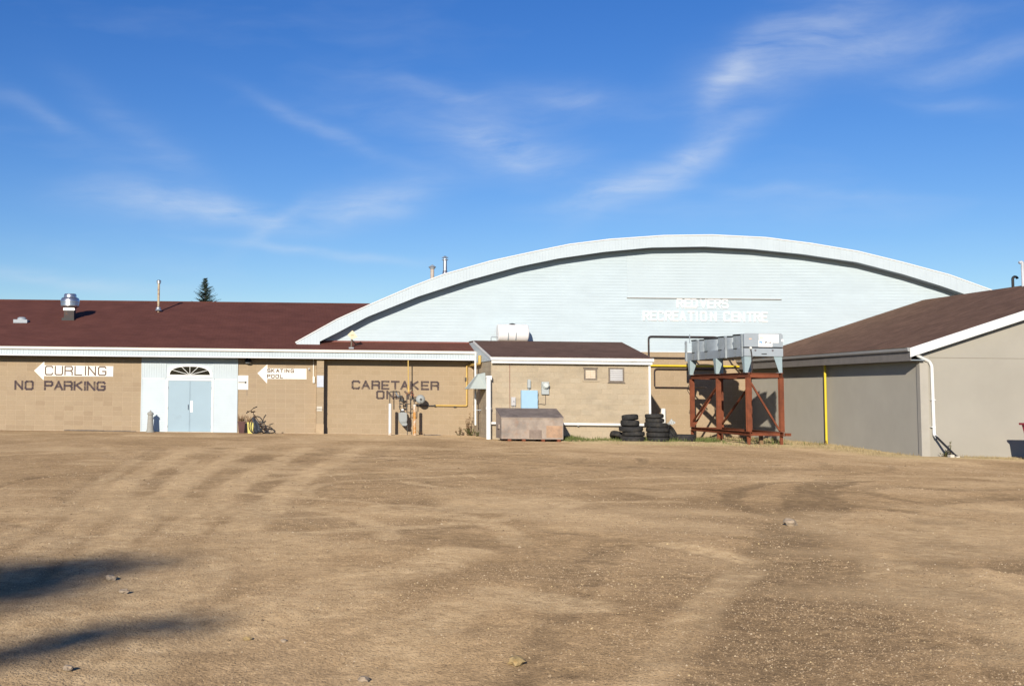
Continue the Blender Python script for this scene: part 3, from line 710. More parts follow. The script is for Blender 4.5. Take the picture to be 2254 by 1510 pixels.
# doors
fr = MB(); fr.box(DX0 - .09, DX0 - .004, YB - .03, YB + .02, zg - .03, DZ1 + .004); fr.box(DX1 + .004, DX1 + .09, YB - .03, YB + .02, zg - .03, DZ1 + .004); fr.box(DX0 - .09, DX1 + .09, YB - .032, YB + .02, DZ1 + .004, DZ1 + .09)
fr.build('door_frame', 'white', cb)
xm = (DX0 + DX1) / 2
for i, (a, b) in enumerate(((DX0, xm - .004), (xm + .004, DX1))):
    d = MB().box(a, b, YB - .012, YB + .03, zg - .0, DZ1).build('door', 'door', cb)
    hx = a - .002 if i == 0 else b + .002
    for hz in (.22, .98, 1.82):
        MB().tube([(hx, YB - .03, hz - .05), (hx, YB - .03, hz + .05)], .011, 6).build('hinge', 'galv_dull', d)
    if i == 0:
        MB().tube([(xm - .06, YB - .012, .92), (xm - .06, YB - .07, .94), (xm - .06, YB - .07, 1.12), (xm - .06, YB - .012, 1.14)], .012, 6).build('handle', 'alum', d)
    else:
        MB().box(xm + .01, xm + .13, YB - .02, YB - .0125, .82, 1.28).build('push_plate', 'letter_white', d)
        MB().box(xm + .062, xm + .07, YB - .0235, YB - .0195, .9, 1.1).build('lock_slot', 'label_dark', d)
        MB().box(xm + .005, xm + .03, YB - .022, YB - .0125, zg + .01, DZ1 - .01).build('astragal', 'door', d)
MB().box(DX0 - .1, DX1 + .1, YB - .16, YB + .02, -.06, .02).build('door_sill', 'concrete', cb)
# fanlight: half ellipse of six panes
fcx, fz0 = ax(418, 825, YW), az(418, 825.5, YW); frx, frz = (ax(462, 825, YW) - ax(374, 825, YW)) / 2, az(418, 807, YW) - az(418, 825.5, YW)
def ell(rx, rz, a): # squarish half ellipse as in the photo
    c, s_ = math.cos(a), math.sin(a); p = 2 / 2.5
    return (fcx + rx * math.copysign(abs(c) ** p, c), fz0 + rz * abs(s_) ** p)
fl = MB(); n = 24
outer = [(fcx + frx + .12, fz0 - .10)] + [(fcx + frx + .12, fz0)] + [ell(frx + .12, frz + .09, math.pi * k / n) for k in range(1, n)] + [(fcx - frx - .12, fz0), (fcx - frx - .12, fz0 - .10)]
fl.prism(outer, YB - .026, YB + .015)
fan = fl.build('fanlight', 'white', cb)
cuts = [0] + [math.radians(a) for a in (27, 60, 90, 120, 153)] + [math.pi]
# the angles of the glazing bars measured about the sill centre
for a, b in zip(cuts[:-1], cuts[1:]):
    pts = [(fcx, fz0 + .008)]
    for k in range(7):
        t = a + (b - a) * k / 6
        # ray from the centre to the ellipse
        best = min((ell(frx, frz, math.pi * q / 240) for q in range(241)), key=lambda e: abs(math.atan2((e[1] - fz0) / .55, e[0] - fcx) - t))
        pts.append((best[0], max(best[1], fz0 + .008)))
    MB().prism(pts, YB - .030, YB - .0265).build('pane', 'glass', fan)
    if a > 0:
        e = min((ell(frx, frz, math.pi * q / 240) for q in range(241)), key=lambda e: abs(math.atan2((e[1] - fz0) / .55, e[0] - fcx) - a))
        MB().bar((fcx, YB - .034, fz0 + .01), (e[0], YB - .034, e[1]), .019, .012, up=(0, 1, 0)).build('glazing_bar', 'white', fan)
# painted words on the blocks
def words(parent, name, spec, py0, py1, xref, Y, hmat, wd, sw, conv, th=.002, off=.006, style=None):
    z0, z1 = az(xref, py1, Y), az(xref, py0, Y); mb = MB()
    for ch, px in spec: strokes(mb, ch, ax(conv(px), (py0 + py1) / 2, Y), z0, z1 - z0, wd, sw, Y - off, th)
    return mb.build(name, hmat, parent)
c1 = lambda v: v / 6.629
words(cb, 'painted_words', [('N', 275), ('O', 425), ('P', 710), ('A', 855), ('R', 995), ('K', 1140), ('I', 1240), ('N', 1328), ('G', 1475)], 838.2, 859.5, 135, YW, 'worn_dark', .40, .085, c1)
c4 = lambda v: 740 + v / 8.387
words(cb, 'painted_words', [('C', 365), ('A', 545), ('R', 730), ('E', 908), ('T', 1090), ('A', 1265), ('K', 1445), ('E', 1640), ('R', 1820)], 838.0, 858.2, 870, YW, 'worn_dark2', .38, .082, c4)
words(cb, 'painted_words', [('O', 815), ('N', 1000), ('L', 1165), ('Y', 1330)], 859.5, 878.8, 850, YW, 'worn_dark2', .36, .08, c4)
# flue pipe on the roof
def flue(parent, px, pyb, pyt, Y, r, mat, capmat, name='flue_pipe'):
    b = at(px, pyb, Y); t = az(px, pyt, Y)
    o = MB().lathe([(r, -.25), (r, t - b.z - .1)], b, 14).build(name, mat, parent, True)
    return o, b, t
y350 = 58.9
o, b, t = flue(roof, 348.5, 683, 617, y350, .055, simple('rust_flue', (.50, .42, .28), .6, var=.2, scale=6, stain=(.25, .10, .05), stain_scale=3, stain_lo=.48, stain_hi=.6), None)
MB().lathe([(.10, t - b.z - .16), (.10, t - b.z - .06), (.115, t - b.z - .05), (.115, t - b.z - .03), (.06, t - b.z + .01)], b, 14).build('flue_cap', 'alum', o, True)
MB().lathe([(.17, -.02), (.12, .03), (.11, .12), (.06, .16)], b, 14).build('storm_collar', 'galv', o, True)
# low roof vent
b = at(48, 706, 56.2)
v = MB().box(b.x - .31, b.x + .31, b.y - .35, b.y + .3, b.z - .12, b.z + .035).build('roof_vent', 'galv_dull', roof)
MB().lathe([(.2, 0), (.2, .08), (.13, .13)], (b.x, b.y, b.z + .03), 16).build('vent_cap', 'galv_dull', v, True)

# ------------------------------------------------------------------ the arena with its arched roof
ar = thing('arena_hall', 'large arched-roof hall clad in pale blue siding', 'building', (17.8, 56, 0))
OUT = [(650, 754.5), (741, 704), (808.6, 673.6), (903, 633), (977, 604.5), (1078, 576), (1179, 554), (1253.6, 538.8), (1340, 528), (1462, 519.5), (1567, 518.2), (1685, 524),
       (1786, 537), (1887, 554), (1989, 579), (2090, 606), (2198, 645), (2300, 690), (2390, 735), (2470, 775)]
INN = [(700, 753.5), (741, 733), (808.6, 697.5), (920, 653), (1028, 618), (1139, 587.7), (1230, 569), (1331, 554.5), (1433, 545), (1551, 543), (1652, 548), (1766, 559.5), (1887, 577.5),
       (1989, 604), (2070, 629), (2151, 657), (2250, 698), (2340, 740), (2410, 775)]
out = [(at(x, y, YF).x, at(x, y, YF).z) for x, y in OUT]; inn = [(at(x, y, YF).x, at(x, y, YF).z) for x, y in INN]
ox, oz = [p[0] for p in out], [p[1] for p in out]; ix, iz = [p[0] for p in inn], [p[1] for p in inn]
zfoot = az(670, 768, YF)
XAL, XAR = out[0][0], out[-1][0]
YBK = 104.0
# barrel roof
m = MB()
for (a, b) in zip(out[:-1], out[1:]): m.sheet((a[0], YF + .03, a[1] - .01), (b[0], YF + .03, b[1] - .01), (b[0], YBK, b[1] - .01), (a[0], YBK, a[1] - .01), .06)
aroof = m.build('roof', 'roof_red', ar)
# walls
poly = [(XAL + 1.0, 2.6)] + [(x, z - .1) for x, z in out if XAL + 1 < x < XAR - 1] + [(XAR - 1.0, 2.6)]
MB().prism(poly, YA + .02, YA + .3).build('gable_wall', 'siding', ar)
m = MB(); m.box(XAL + .4, XAL + .7, YA + .3, YBK, -.3, 3.4); m.box(XAR - .7, XAR - .4, YA + .3, YBK, -.3, 3.4); m.box(XAL + .4, XAR - .4, YBK - .3, YBK, -.3, 3.4); m.build('side_wall', 'siding', ar)
ZBK = az(1480, 774.5, YA)                                   # top of the blockwork
MB().box(XAL + 1.0, XAR - 1.0, YA + .006, YA + .3, -.3, ZBK).build('base_wall', 'mortar', ar)
lay(ar, course_list(13.4, XR + .02, .0 - .06, ZBK, 'running'), YA, 'block_warm', 300)
# sign panel bounds
SX0, SX1 = ax(1380, 610, YA), ax(1717, 610, YA); SZ0 = az(1548, 656.5, YA)
def xat(z, side):
    """where the outer arch has height z"""
    best = None
    for (a, b) in zip(out[:-1], out[1:]):
        if (a[1] - z) * (b[1] - z) <= 0 and a[1] != b[1]:
            x = a[0] + (z - a[1]) / (b[1] - a[1]) * (b[0] - a[0])
            if side < 0: return x
            best = x
    return best
BH = .128; z = ZBK + .004
zmax = max(oz) - .16
def board(z0, z1, a0, a1, b0, b1, y, mat='siding', nm='clapboard'):
    """a0..a1 lower edge, b0..b1 upper edge"""
    MB().add([(a0, y - .015, z0), (a1, y - .015, z0), (b1, y - .004, z1), (b0, y - .004, z1), (a0, y + .02, z0), (a1, y + .02, z0), (b1, y + .02, z1), (b0, y + .02, z1)],
             [(0, 1, 2, 3), (4, 5, 1, 0), (3, 2, 6, 7), (0, 3, 7, 4), (1, 5, 6, 2), (7, 6, 5, 4)]).build(nm, mat, ar)
while z < zmax:
    z1 = min(z + BH, zmax)
    zl, zh = z + .1, z1 + .1
    a0 = xat(zl, -1) or XAL + 1; a1 = xat(zl, 1) or XAR - 1; b0 = xat(zh, -1); b1 = xat(zh, 1)
    a0 = max(a0, XAL + 1); b0 = max(b0 or a0, XAL + 1)
    if z1 > SZ0 + .02:            # the sign panel interrupts the boards
        board(z, z1, a0, SX0 - .002, b0, SX0 - .002, YA)
        board(z, z1, SX1 + .002, a1, SX1 + .002, b1, YA)
    else: board(z, z1, a0, a1, b0, b1, YA)
    z += BH
z = SZ0
while z < zmax:
    z1 = min(z + BH, zmax); zh = z1 + .1
    b0, b1 = max(SX0, xat(zh, -1) or 0), min(SX1, xat(zh, 1) or 99)
    board(z, z1, SX0, SX1, b0, b1, YA - .004, 'siding_panel', 'panel_board'); z += BH
MB().box(SX0 - .02, SX1 + .02, YA - .075, YA + .02, SZ0 - .035, SZ0 - .004).build('panel_ledge', simple('grey_ledge', (.40, .38, .35), .8), ar)
MB().box(XAL + 1.2, XR, YA - .03, YA + .02, ZBK - .022, ZBK + .003).build('starter_trim', 'white', ar)
# arch fascia: upright boards between the two curves
def zo(x): return float(np.interp(x, ox, oz))
def zi(x):
    if x <= ix[0]: return zfoot
    return float(np.interp(x, ix, iz))
x = XAL; k = 0
fb = MB()
FXE = ax(2260, 690, YF)
while x < XAR - .05:
    xb = min(x + .128, XAR); yy = YF + (0 if k % 2 else .0025); k += 1
    if x < FXE or x < 99:
        za0 = zi(x) if x > XAL + .28 else max(zfoot, zo(XAL) - (x - XAL) / .28 * (zo(XAL) - zfoot) if x < XAL + .28 else zfoot)
        xb2 = xb
        zb0 = zi(xb) if xb > XAL + .28 else max(zfoot, zo(XAL) - (xb - XAL) / .28 * (zo(XAL) - zfoot))
        if x < ix[0] < xb: zb0 = zfoot
        elif x >= ix[0] - 1e-6 and x < ix[0] + .02: za0 = iz[0]
        p = [(x + .001, za0), (xb - .001, zb0), (xb - .001, zo(xb)), (x + .001, zo(x))]
        MB().prism(p, yy, YF + .05).build('fascia_board', 'siding_white', ar)
    x += .128
# trim line on top of the arch and soffit behind the boards
m = MB()
for (a, b) in zip(out[:-1], out[1:]):
    m.add([(a[0], YF - .03, a[1] - .01), (b[0], YF - .03, b[1] - .01), (b[0], YF - .03, b[1] + .035), (a[0], YF - .03, a[1] + .035), (a[0], YF + .3, a[1] - .01), (b[0], YF + .3, b[1] - .01), (b[0], YF + .3, b[1] + .035), (a[0], YF + .3, a[1] + .035)],
          [(0, 1, 2, 3), (3, 2, 6, 7), (4, 5, 1, 0)])
m.build('arch_drip_edge', 'white', ar)
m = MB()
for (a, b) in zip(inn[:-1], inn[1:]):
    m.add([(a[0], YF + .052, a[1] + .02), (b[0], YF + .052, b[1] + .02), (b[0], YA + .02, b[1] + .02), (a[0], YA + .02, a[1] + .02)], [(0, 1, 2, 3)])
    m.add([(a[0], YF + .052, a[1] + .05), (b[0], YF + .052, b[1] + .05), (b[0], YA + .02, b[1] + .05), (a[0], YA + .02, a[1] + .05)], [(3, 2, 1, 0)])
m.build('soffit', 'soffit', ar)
# foot of the arch, boxed back to the wall
MB().box(ix[0] - .04, ix[0] - .003, YF + .051, YA + .02, zfoot - .1, iz[0] + .06).build('arch_foot', 'siding', ar)
# raised letters
cl_ = lambda v: 1370 + v / 6.261
for spec, y0, y1, xr in (([('R2', 790), ('E', 895), ('D', 990), ('V', 1110), ('E', 1212), ('R2', 1310), ('S', 1410)], 658.5, 678.5, 1545),
        ([('R2', 325), ('E', 425), ('C', 525), ('R2', 630), ('E', 728), ('A', 830), ('T', 945), ('I', 1022), ('O', 1115), ('N', 1250), ('C', 1435), ('E', 1545), ('N', 1640), ('T', 1755), ('R2', 1855), ('E', 1955)], 686, 707.5, 1552)):
    for one in spec: words(ar, 'raised_letter', [one], y0, y1, xr, YA, 'letter_white', .29, .060, cl_, .03, .048)
# two flues behind the arch
rf = simple('stained_flue', (.50, .43, .36), .7, var=.12, scale=8, stain=(.34, .20, .10), stain_scale=5)
o, b, t = flue(aroof, 951.5, 614, 586, 56.5, .085, rf, None)
MB().lathe([(.12, t - b.z - .13), (.12, t - b.z - .09), (.18, t - b.z - .05), (.03, t - b.z + .06)], b, 14).build('flue_cap', 'galv_dull', o, True)
o, b, t = flue(aroof, 979.5, 607, 565, 56.8, .09, 'alum', None)
MB().lathe([(.19, -.25), (.19, -.12), (.1, .18), (.115, .2), (.095, .22)], b, 16).build('storm_collar', 'alum', o, True)
for dz in (-.16, -.055): MB().lathe([(.15, t - b.z + dz), (.15, t - b.z + dz + .02)], b, 16).build('flue_cap', 'galv_dull', o, True)
MB().lathe([(.1, t - b.z - .05), (.05, t - b.z + .02)], b, 16).build('flue_cap', 'alum', o, True)

# ------------------------------------------------------------------ block shed in the middle
ps = thing('pump_shed', 'small weathered block shed with dark brown lean-to roof and white gutter', 'shed', ((XS0 + XS1) / 2, 49.5, 0))
SZT = 2.98
MB().box(XS0 + .006, XS1 - .002, YS + .006, YA - .02, -.3, SZT).build('wall', 'mortar_dark', ps)
lay(ps, course_list(XS0, XS1, -.06, SZT - .02, 'running'), YS, 'block_shed', 300)
m = MB()
for (y, z, wd, ht) in course_list(YS + .03, YW, -.06, SZT - .02, 'running'): m.box(XS0, XS0 + .03, y - wd / 2, y + wd / 2, z - ht / 2, z + ht / 2)
m.build('blockwork', 'block_shed', ps)['kind'] = 'stuff'
zs0 = az(1260, 786.5, 46.95); zs1 = az(1200, 751.5, 51.2)
YSE = 46.95
RX0, RX1 = ax(1081, 785, YSE), ax(1437, 787, YSE)
sl = (zs1 - zs0) / (51.2 - YSE)
sroof = MB().sheet((RX0, YSE, zs0), (RX1, YSE, zs0), (RX1, 51.2, zs1), (RX0, 51.2, zs1), .05).sheet((RX0, 51.2, zs1), (RX1, 51.2, zs1), (RX1, YA - .03, zs1 + .02), (RX0, YA - .03, zs1 + .02), .05).build('roof', 'roof_dark', ps)
g = MB(); g.xprism([(YSE + .03, zs0 - .15), (YSE - .04, zs0 - .14), (YSE - .055, zs0 - .10), (YSE - .055, zs0 - .035), (YSE - .075, zs0 - .02), (YSE + .03, zs0 - .025)], RX0 - .01, RX1 + .03)
g.build('gutter', 'white', ps)
MB().box(XS0 + .0, XS1 + .002, YSE + .04, YS - .003, SZT - .03, SZT + .04).build('soffit', 'white', ps)
MB().box(RX0 + .02, RX1 - .01, YSE + .032, YSE + .06, zs0 - .25, zs0 - .06).build('fascia', 'white', ps)
# left end: pale boards above the block and the raked edge
for xx, nm in ((XS0 - .03, 'end_siding'), (XS1 + .004, 'end_siding')):
    MB().xprism([(YSE + .06, SZT - .02), (YA - .05, SZT - .02), (YA - .05, zs1 - .05), (51.2, zs1 - .065), (YSE + .06, zs0 - .07)], xx, xx + .026).build(nm, 'siding_white', ps)
MB().bar((RX0 - .012, YSE - .02, zs0 - .055), (RX0 - .012, 51.2, zs1 - .055), .022, .09).build('rake_board', 'white', ps)
MB().bar((RX1 + .012, YSE + .0, zs0 - .055), (RX1 + .012, 51.2, zs1 - .055), .022, .09).build('rake_board', 'white', ps)
# downspout at the right corner
dx = XS1 - .05
MB().bar((dx, YS - .05, .12), (dx, YS - .05, zs0 - .12), .075, .065).build('downspout', 'white', ps)
# two vent openings with frames
def vent_open(pa, pb, name, kind):
    (x0, y0), (x1, y1) = pa, pb
    X0, X1, Z0, Z1 = ax(x0, y0, YS), ax(x1, y0, YS), az(x0, y1, YS), az(x0, y0, YS)
    f = MB(); t = .06
    f.box(X0, X0 + t, YS - .03, YS + .03, Z0, Z1); f.box(X1 - t, X1, YS - .03, YS + .03, Z0, Z1); f.box(X0 + t, X1 - t, YS - .029, YS + .03, Z1 - t, Z1); f.box(X0 + t, X1 - t, YS - .029, YS + .03, Z0, Z0 + t)
    o = f.build('vent_frame', 'wood_dark', ps)
    if kind == 'brick':
        MB().box(X0 + t, X1 - t, YS - .006, YS + .03, Z0 + t, Z1 - t).build('infill', 'mortar', o)
        nr = 4; hh = (Z1 - Z0 - 2 * t) / nr
        for r in range(nr):
            for k in range(2):
                a = X0 + t + (X1 - X0 - 2 * t) * k / 2
                MB().box(a + .006, a + (X1 - X0 - 2 * t) / 2 - .006, YS - .014, YS - .004, Z0 + t + r * hh + .005, Z0 + t + (r + 1) * hh - .005).build('brick', 'brick_infill', o)
        MB().box(X0 - .03, X1 + .02, YS - .05, YS - .001, Z1 + .002, Z1 + .045).build('lintel_strip', 'wood_dark', o)
        MB().box(X0 - .06, X1 + .08, YS - .04, YS - .001, Z0 - .05, Z0 - .003).build('sill', 'block_shed', o)
    else:
        MB().box(X0 + t, X1 - t, YS - .004, YS + .03, Z0 + t, Z1 - t).build('backing', 'label_dark', o)
        nr = 6; hh = (Z1 - Z0 - 2 * t) / nr
        for r in range(nr):
            a = Z0 + t + r * hh
            MB().xprism([(YS - .036, a + .004), (YS - .012, a + hh * .92), (YS - .006, a + hh * .92), (YS - .028, a + .004)], X0 + t, X1 - t).build('slat', 'louvre', o)
        MB().box(X0 - .03, X1 + .03, YS - .05, YS - .001, Z0 - .03, Z0 - .003).build('sill', 'wood_dark', o)
vent_open((1285, 811), (1314, 836.5), 'a', 'brick')
vent_open((1339, 809), (1373.5, 841.5), 'b', 'louvre')

# ------------------------------------------------------------------ stucco hall on the right
rh = thing('stucco_hall', 'beige stucco hall with brown shingle roof and white gable trim on the right', 'building', (27, 44, 0))
XRG = 27.2; XRE = XR - .42                              # ridge and eave
zre = az(2010, 765, YR - .25)                           # gutter top
PIT = .335
def zrr(x): return zre - .02 + PIT * (x - XRE)
ZRW = 2.86
XRR = XRG * 2 - XR
MB().box(XR, XR + .3, YR + .001, YA - .01, -.4, ZRW + .25).build('side_wall', 'stucco', rh)
MB().prism([(XR + .302, -.4), (XRR, -.4), (XRR, ZRW), (XRG, zrr(XRG) - .12), (XR + .302, zrr(XR + .302) - .10)], YR, YR + .3).build('gable_wall', 'stucco', rh)
MB().box(XRR - .3, XRR - .001, YR + .3, YA - .01, -.4, ZRW).build('side_wall', 'stucco', rh)
zsm = az(2100, 787.5, YR)
MB().box(XR + .3, XRR, YR - .006, YR + .01, zsm - .012, zsm + .006).build('seam_strip', simple('seam', (.26, .235, .19), .9), rh)
cbx = ax(2043, 900, YR)
MB().box(XR - .035, cbx, YR - .05, YR + .14, -.4, ZRW - .0).build('corner_pilaster', 'stucco_trim', rh)
m = MB(); e = YR - .28
m.sheet((XRE, e, zrr(XRE)), (XRG, e, zrr(XRG)), (XRG, YA - .03, zrr(XRG)), (XRE, YA - .03, zrr(XRE)), .05)
rroof = m.build('roof', 'roof_brown', rh)
m = MB().sheet((XRG, e, zrr(XRG)), (XRR + .42, e, zrr(XRE)), (XRR + .42, YA - .03, zrr(XRE)), (XRG, YA - .03, zrr(XRG)), .05).build('roof', 'roof_brown', rh)
# rake boards
for s in (1,):
    m = MB(); a = (XRE - .02, zrr(XRE - .02)); b = (XRG, zrr(XRG))
    m.prism([(a[0], a[1] - .27), (b[0], b[1] - .27), (b[0], b[1] + .012), (a[0], a[1] + .012)], e - .035, e - .002); m.build('rake_board', 'white', rh)
    MB().add([(XRE, e, a[1] - .1), (XRG, e, b[1] - .1), (XRG, YR, b[1] - .1), (XRE, YR, a[1] - .1)], [(0, 3, 2, 1)]).build('rake_soffit', 'soffit', rh)
MB().prism([(XRG + .002, zrr(XRG) - .27), (XRR + .42, zrr(XRE) - .27), (XRR + .42, zrr(XRE) + .01), (XRG + .002, zrr(XRG) + .01)], e - .035, e - .002).build('rake_board', 'white', rh)
# eave: soffit, fascia, gutter running back to the arena
MB().box(XRE + .03, XR + .02, YR - .25, YA - .02, ZRW + .0, ZRW + .03).build('soffit', 'soffit', rh)
gm = simple('grey_gutter', (.40, .40, .39), .45, .3, var=.05)
MB().box(XRE + .005, XRE + .03, YR - .26, YA - .02, ZRW - .01, zre - .05).build('fascia', simple('brown_grey_fascia', (.22, .20, .18), .7), rh)
g = MB(); prof = [(0.0, -.125), (-.07, -.115), (-.085, -.07), (-.085, -.02), (-.11, 0), (0, -.005)]
n = len(prof); vs = [(XRE + p[0], YR - .27, zre + p[1]) for p in prof] + [(XRE + p[0], YA - .03, zre + p[1]) for p in prof]
g.add(vs, [tuple(range(n)), tuple(range(2 * n - 1, n - 1, -1))] + [(i + n, (i + 1) % n + n, (i + 1) % n, i) for i in range(n)]); g.build('gutter', gm, rh)
# downspout with offset, wall run and kick-out
p0 = at(2015, 772, YR - .28); p1 = at(2018, 782, YR - .22); p2 = at(2046, 796, YR - .07); p3 = at(2051, 806, YR - .07); p4 = at(2056.5, 957, YR - .07); p5 = at(2062, 962.5, YR - .22)
ds = MB().tube(elbow([p0, p1, p2, p3, p4, p5], .05, 3), .048, 8).build('downspout', 'pvc', rh, True)
for pz in (880, 940):
    q = at(2053, pz, YR - .06); MB().box(q.x - .065, q.x + .065, YR - .125, YR - .001, q.z - .012, q.z + .012).build('strap', 'pvc', ds)
q0 = p5; q1 = at(2104, 1003.5, YR - .75)
MB().tube([q0 + Vector((-.02, .03, .04)), q1], .035, 8).build('drain_extension', 'black', ds, True)
MB().tube([q1 + Vector((0, -.02, -.005)), q1 + Vector((.02, -.05, -.03))], .045, 8).build('drain_end', 'black', ds, True)
# pipes on the right roof near the ridge
b = at(2230.5, 654, 46.0)
zb = zrr(b.x)
pts = [(b.x, 46, zb - .05), (b.x, 46, zb + .30)] + [Vector((b.x + .09, 46, zb + .30)) + Vector((-.09 * math.cos(a), 0, .09 * math.sin(a))) for a in np.linspace(.2, math.pi * .95, 7)]
MB().tube(pts, .048, 10).build('vent_pipe', 'black', rroof, True)
b = at(2251, 646, 45.2); zb = zrr(b.x); zt = az(2248, 576, 45.2)
MB().tube(elbow([(b.x + .03, 45.2, zb - .1), (b.x + .03, 45.2, zt - .0), (b.x - .09, 45.2, zt - .05)], .08, 4), .052, 10).build('vent_pipe', simple('pale_pipe', (.55, .57, .60), .5), rroof, True)

# ------------------------------------------------------------------ signs
def arrow_sign(label, poly_px, Y, name='arrow_sign'):
    poly = [(ax(x, y, Y), az(x, y, Y)) for x, y in poly_px]
    cx = sum(p[0] for p in poly) / len(poly)
    t = thing(name, label, 'sign', (cx, Y, min(p[1] for p in poly)))
    MB().prism(poly, Y - .014, Y - .004).build('board', 'sign_white', t)
    return t
c1b = lambda x, y: (x / 6.629, 750 + y / 6.629)
sgn = arrow_sign('white arrow sign reading CURLING pointing left on the tan block wall', [c1b(498, 436), c1b(640, 578), c1b(643, 515), c1b(1650, 523), c1b(1655, 372), c1b(650, 358), c1b(650, 300)], YW)
words(sgn, 'lettering', [('C', 718), ('U', 860), ('R', 1003), ('L', 1145), ('I', 1248), ('N', 1342), ('G', 1492)], 805.6, 826.6, 165, YW, 'brown_paint', .40, .054, c1, .001, .0155)
c3b = lambda x, y: (500 + x / 7.946, 780 + y / 7.946)
c3 = lambda v: 500 + v / 7.946
sgn = arrow_sign('white arrow sign reading SKATING POOL pointing left beside the pilaster', [c3b(530, 330), c3b(697, 510), c3b(702, 428), c3b(1388, 435), c3b(1388, 250), c3b(706, 244), c3b(706, 172)], YW)
words(sgn, 'lettering', [('S', 730), ('K', 800), ('A', 885), ('T', 955), ('I', 1010), ('N', 1060), ('G', 1140)], 811.8, 820.4, 617, YW, 'brown_paint', .145, .036, c3, .001, .0155)
words(sgn, 'lettering', [('P', 727), ('O', 800), ('O', 875), ('L', 950)], 823.8, 832.6, 606, YW, 'brown_paint', .145, .036, c3, .001, .0155)
# small arrow notice at the edge of the entry
X0, X1, Z0, Z1 = ax(524, 840, YW), ax(546.5, 840, YW), az(535, 857.5, YW), az(535, 826.5, YW)
t = thing('arrow_notice', 'small white rectangular sign with a dark right-pointing arrow', 'sign', ((X0 + X1) / 2, YW, Z0))
MB().box(X0, X1, YW - .02, YW - .004, Z0, Z1).build('board', 'sign_white', t)
zc = az(535, 841.7, YW); w_ = X1 - X0
MB().prism([(X0 + .05 * w_, zc - .018), (X0 + .68 * w_, zc - .018), (X0 + .68 * w_, zc - .06), (X0 + .9 * w_, zc), (X0 + .68 * w_, zc + .06), (X0 + .68 * w_, zc + .018), (X0 + .05 * w_, zc + .018)], YW - .0225, YW - .0205).build('arrow', 'black', t)
MB().tube([(X1 - .05, YW - .01, Z0), (X1 - .045, YW - .012, Z0 - .25)], .006, 5).build('wire', 'label_dark', t)
# notice on the pilaster
X0, X1, Z0, Z1 = PX0 + .005, PX1 - .01, az(704, 852, 51.08), az(704, 826.5, 51.08)
tag(MB().box(X0, X1, 51.065, 51.082, Z0, Z1).build('notice_panel', 'paper_panel', None, base=True), 'faded grey-blue notice panel on the block pilaster', 'sign')
# diamond sign on the strip of roof
b = at(773, 766.5, 51.35); sx = at(777.5, 742, 51.35); zb = zroof(51.35)
t = thing('diamond_sign', 'faded yellow diamond sign on a short post on the low roof', 'sign', (b.x, 51.35, zb))
hd = ax(786.5, 742, 51.35) - ax(768, 742, 51.35)
def dia(r, c): return [(c.x - r, c.z), (c.x, c.z - r), (c.x + r, c.z), (c.x, c.z + r)]
p = at(777, 741.5, 51.35)
MB().prism([(ax(765, 737, 51.3), az(765, 737, 51.3)), (ax(774, 747, 51.3), az(774, 747, 51.3)), (ax(787, 742, 51.3), az(787, 742, 51.3)), (ax(776, 727, 51.3), az(776, 727, 51.3))], 51.30, 51.32).build('plate', 'sign_yellow', t)
MB().box(ax(772, 738, 51.3), ax(779, 738, 51.3), 51.297, 51.2995, az(776, 738.8, 51.3), az(776, 737.6, 51.3)).build('faint_print', 'wood_dark', t)
MB().tube([(b.x, 51.35, zb - .02), (b.x + .02, 51.34, p.z)], .03, 8).build('post', 'wood_dark', t)
MB().box(b.x - .1, b.x + .1, 51.25, 51.45, zb - .03, zb + .035).build('base_plate', 'galv_dull', t)
MB().bar((b.x + .02, 51.33, p.z - .12), (b.x + .3, 51.9, zb + .12), .035).build('strut', 'wood_dark', t)
# eave lamp over the entry edge, conduit with switch, little hook lamp
q = at(546, 795, 51.42)
t = thing('eave_lamp', 'round lamp, coloured dark as in shade, tucked under the eave right of the entry', 'lamp', (q.x, 51.42, q.z - .1))
MB().lathe([(.13, -.06), (.16, -.02), (.12, .05), (.05, .16)], (q.x, 51.42, q.z), 16).build('shade', 'black', t, True)  # black puts the shade under the eave into the lamp's colour
MB().lathe([(.10, -.085), (.12, -.06)], (q.x, 51.42, q.z), 16).build('lens', 'galv_dull', t, True)
x_ = ax(690, 820, YW - .06)
t = thing('wall_conduit', 'pale conduit and junction box hanging down the wall left of the pilaster', 'conduit', (x_, YW - .05, az(691, 845, YW)))
MB().tube([(x_, YW - .03, 3.09), (x_, YW - .03, az(691, 829, YW))], .022, 8).build('conduit', 'cream', t, True)
MB().box(x_ - .03, x_ + .055, YW - .09, YW - .004, az(691, 843, YW), az(691, 829, YW)).build('junction_box', 'cream', t)
q = at(680, 813, YW)
t = thing('wall_hook', 'tiny grey fitting on the block wall right of the SKATING POOL sign', 'fitting', (q.x, YW, q.z - .05))
MB().box(q.x - .04, q.x + .04, YW - .02, YW - .004, q.z - .02, q.z + .05).build('plate', 'louvre', t)
MB().tube([(q.x, YW - .02, q.z + .02), (q.x + .01, YW - .1, q.z), (q.x + .01, YW - .11, q.z - .05)], .012, 6).build('arm', 'label_dark', t)

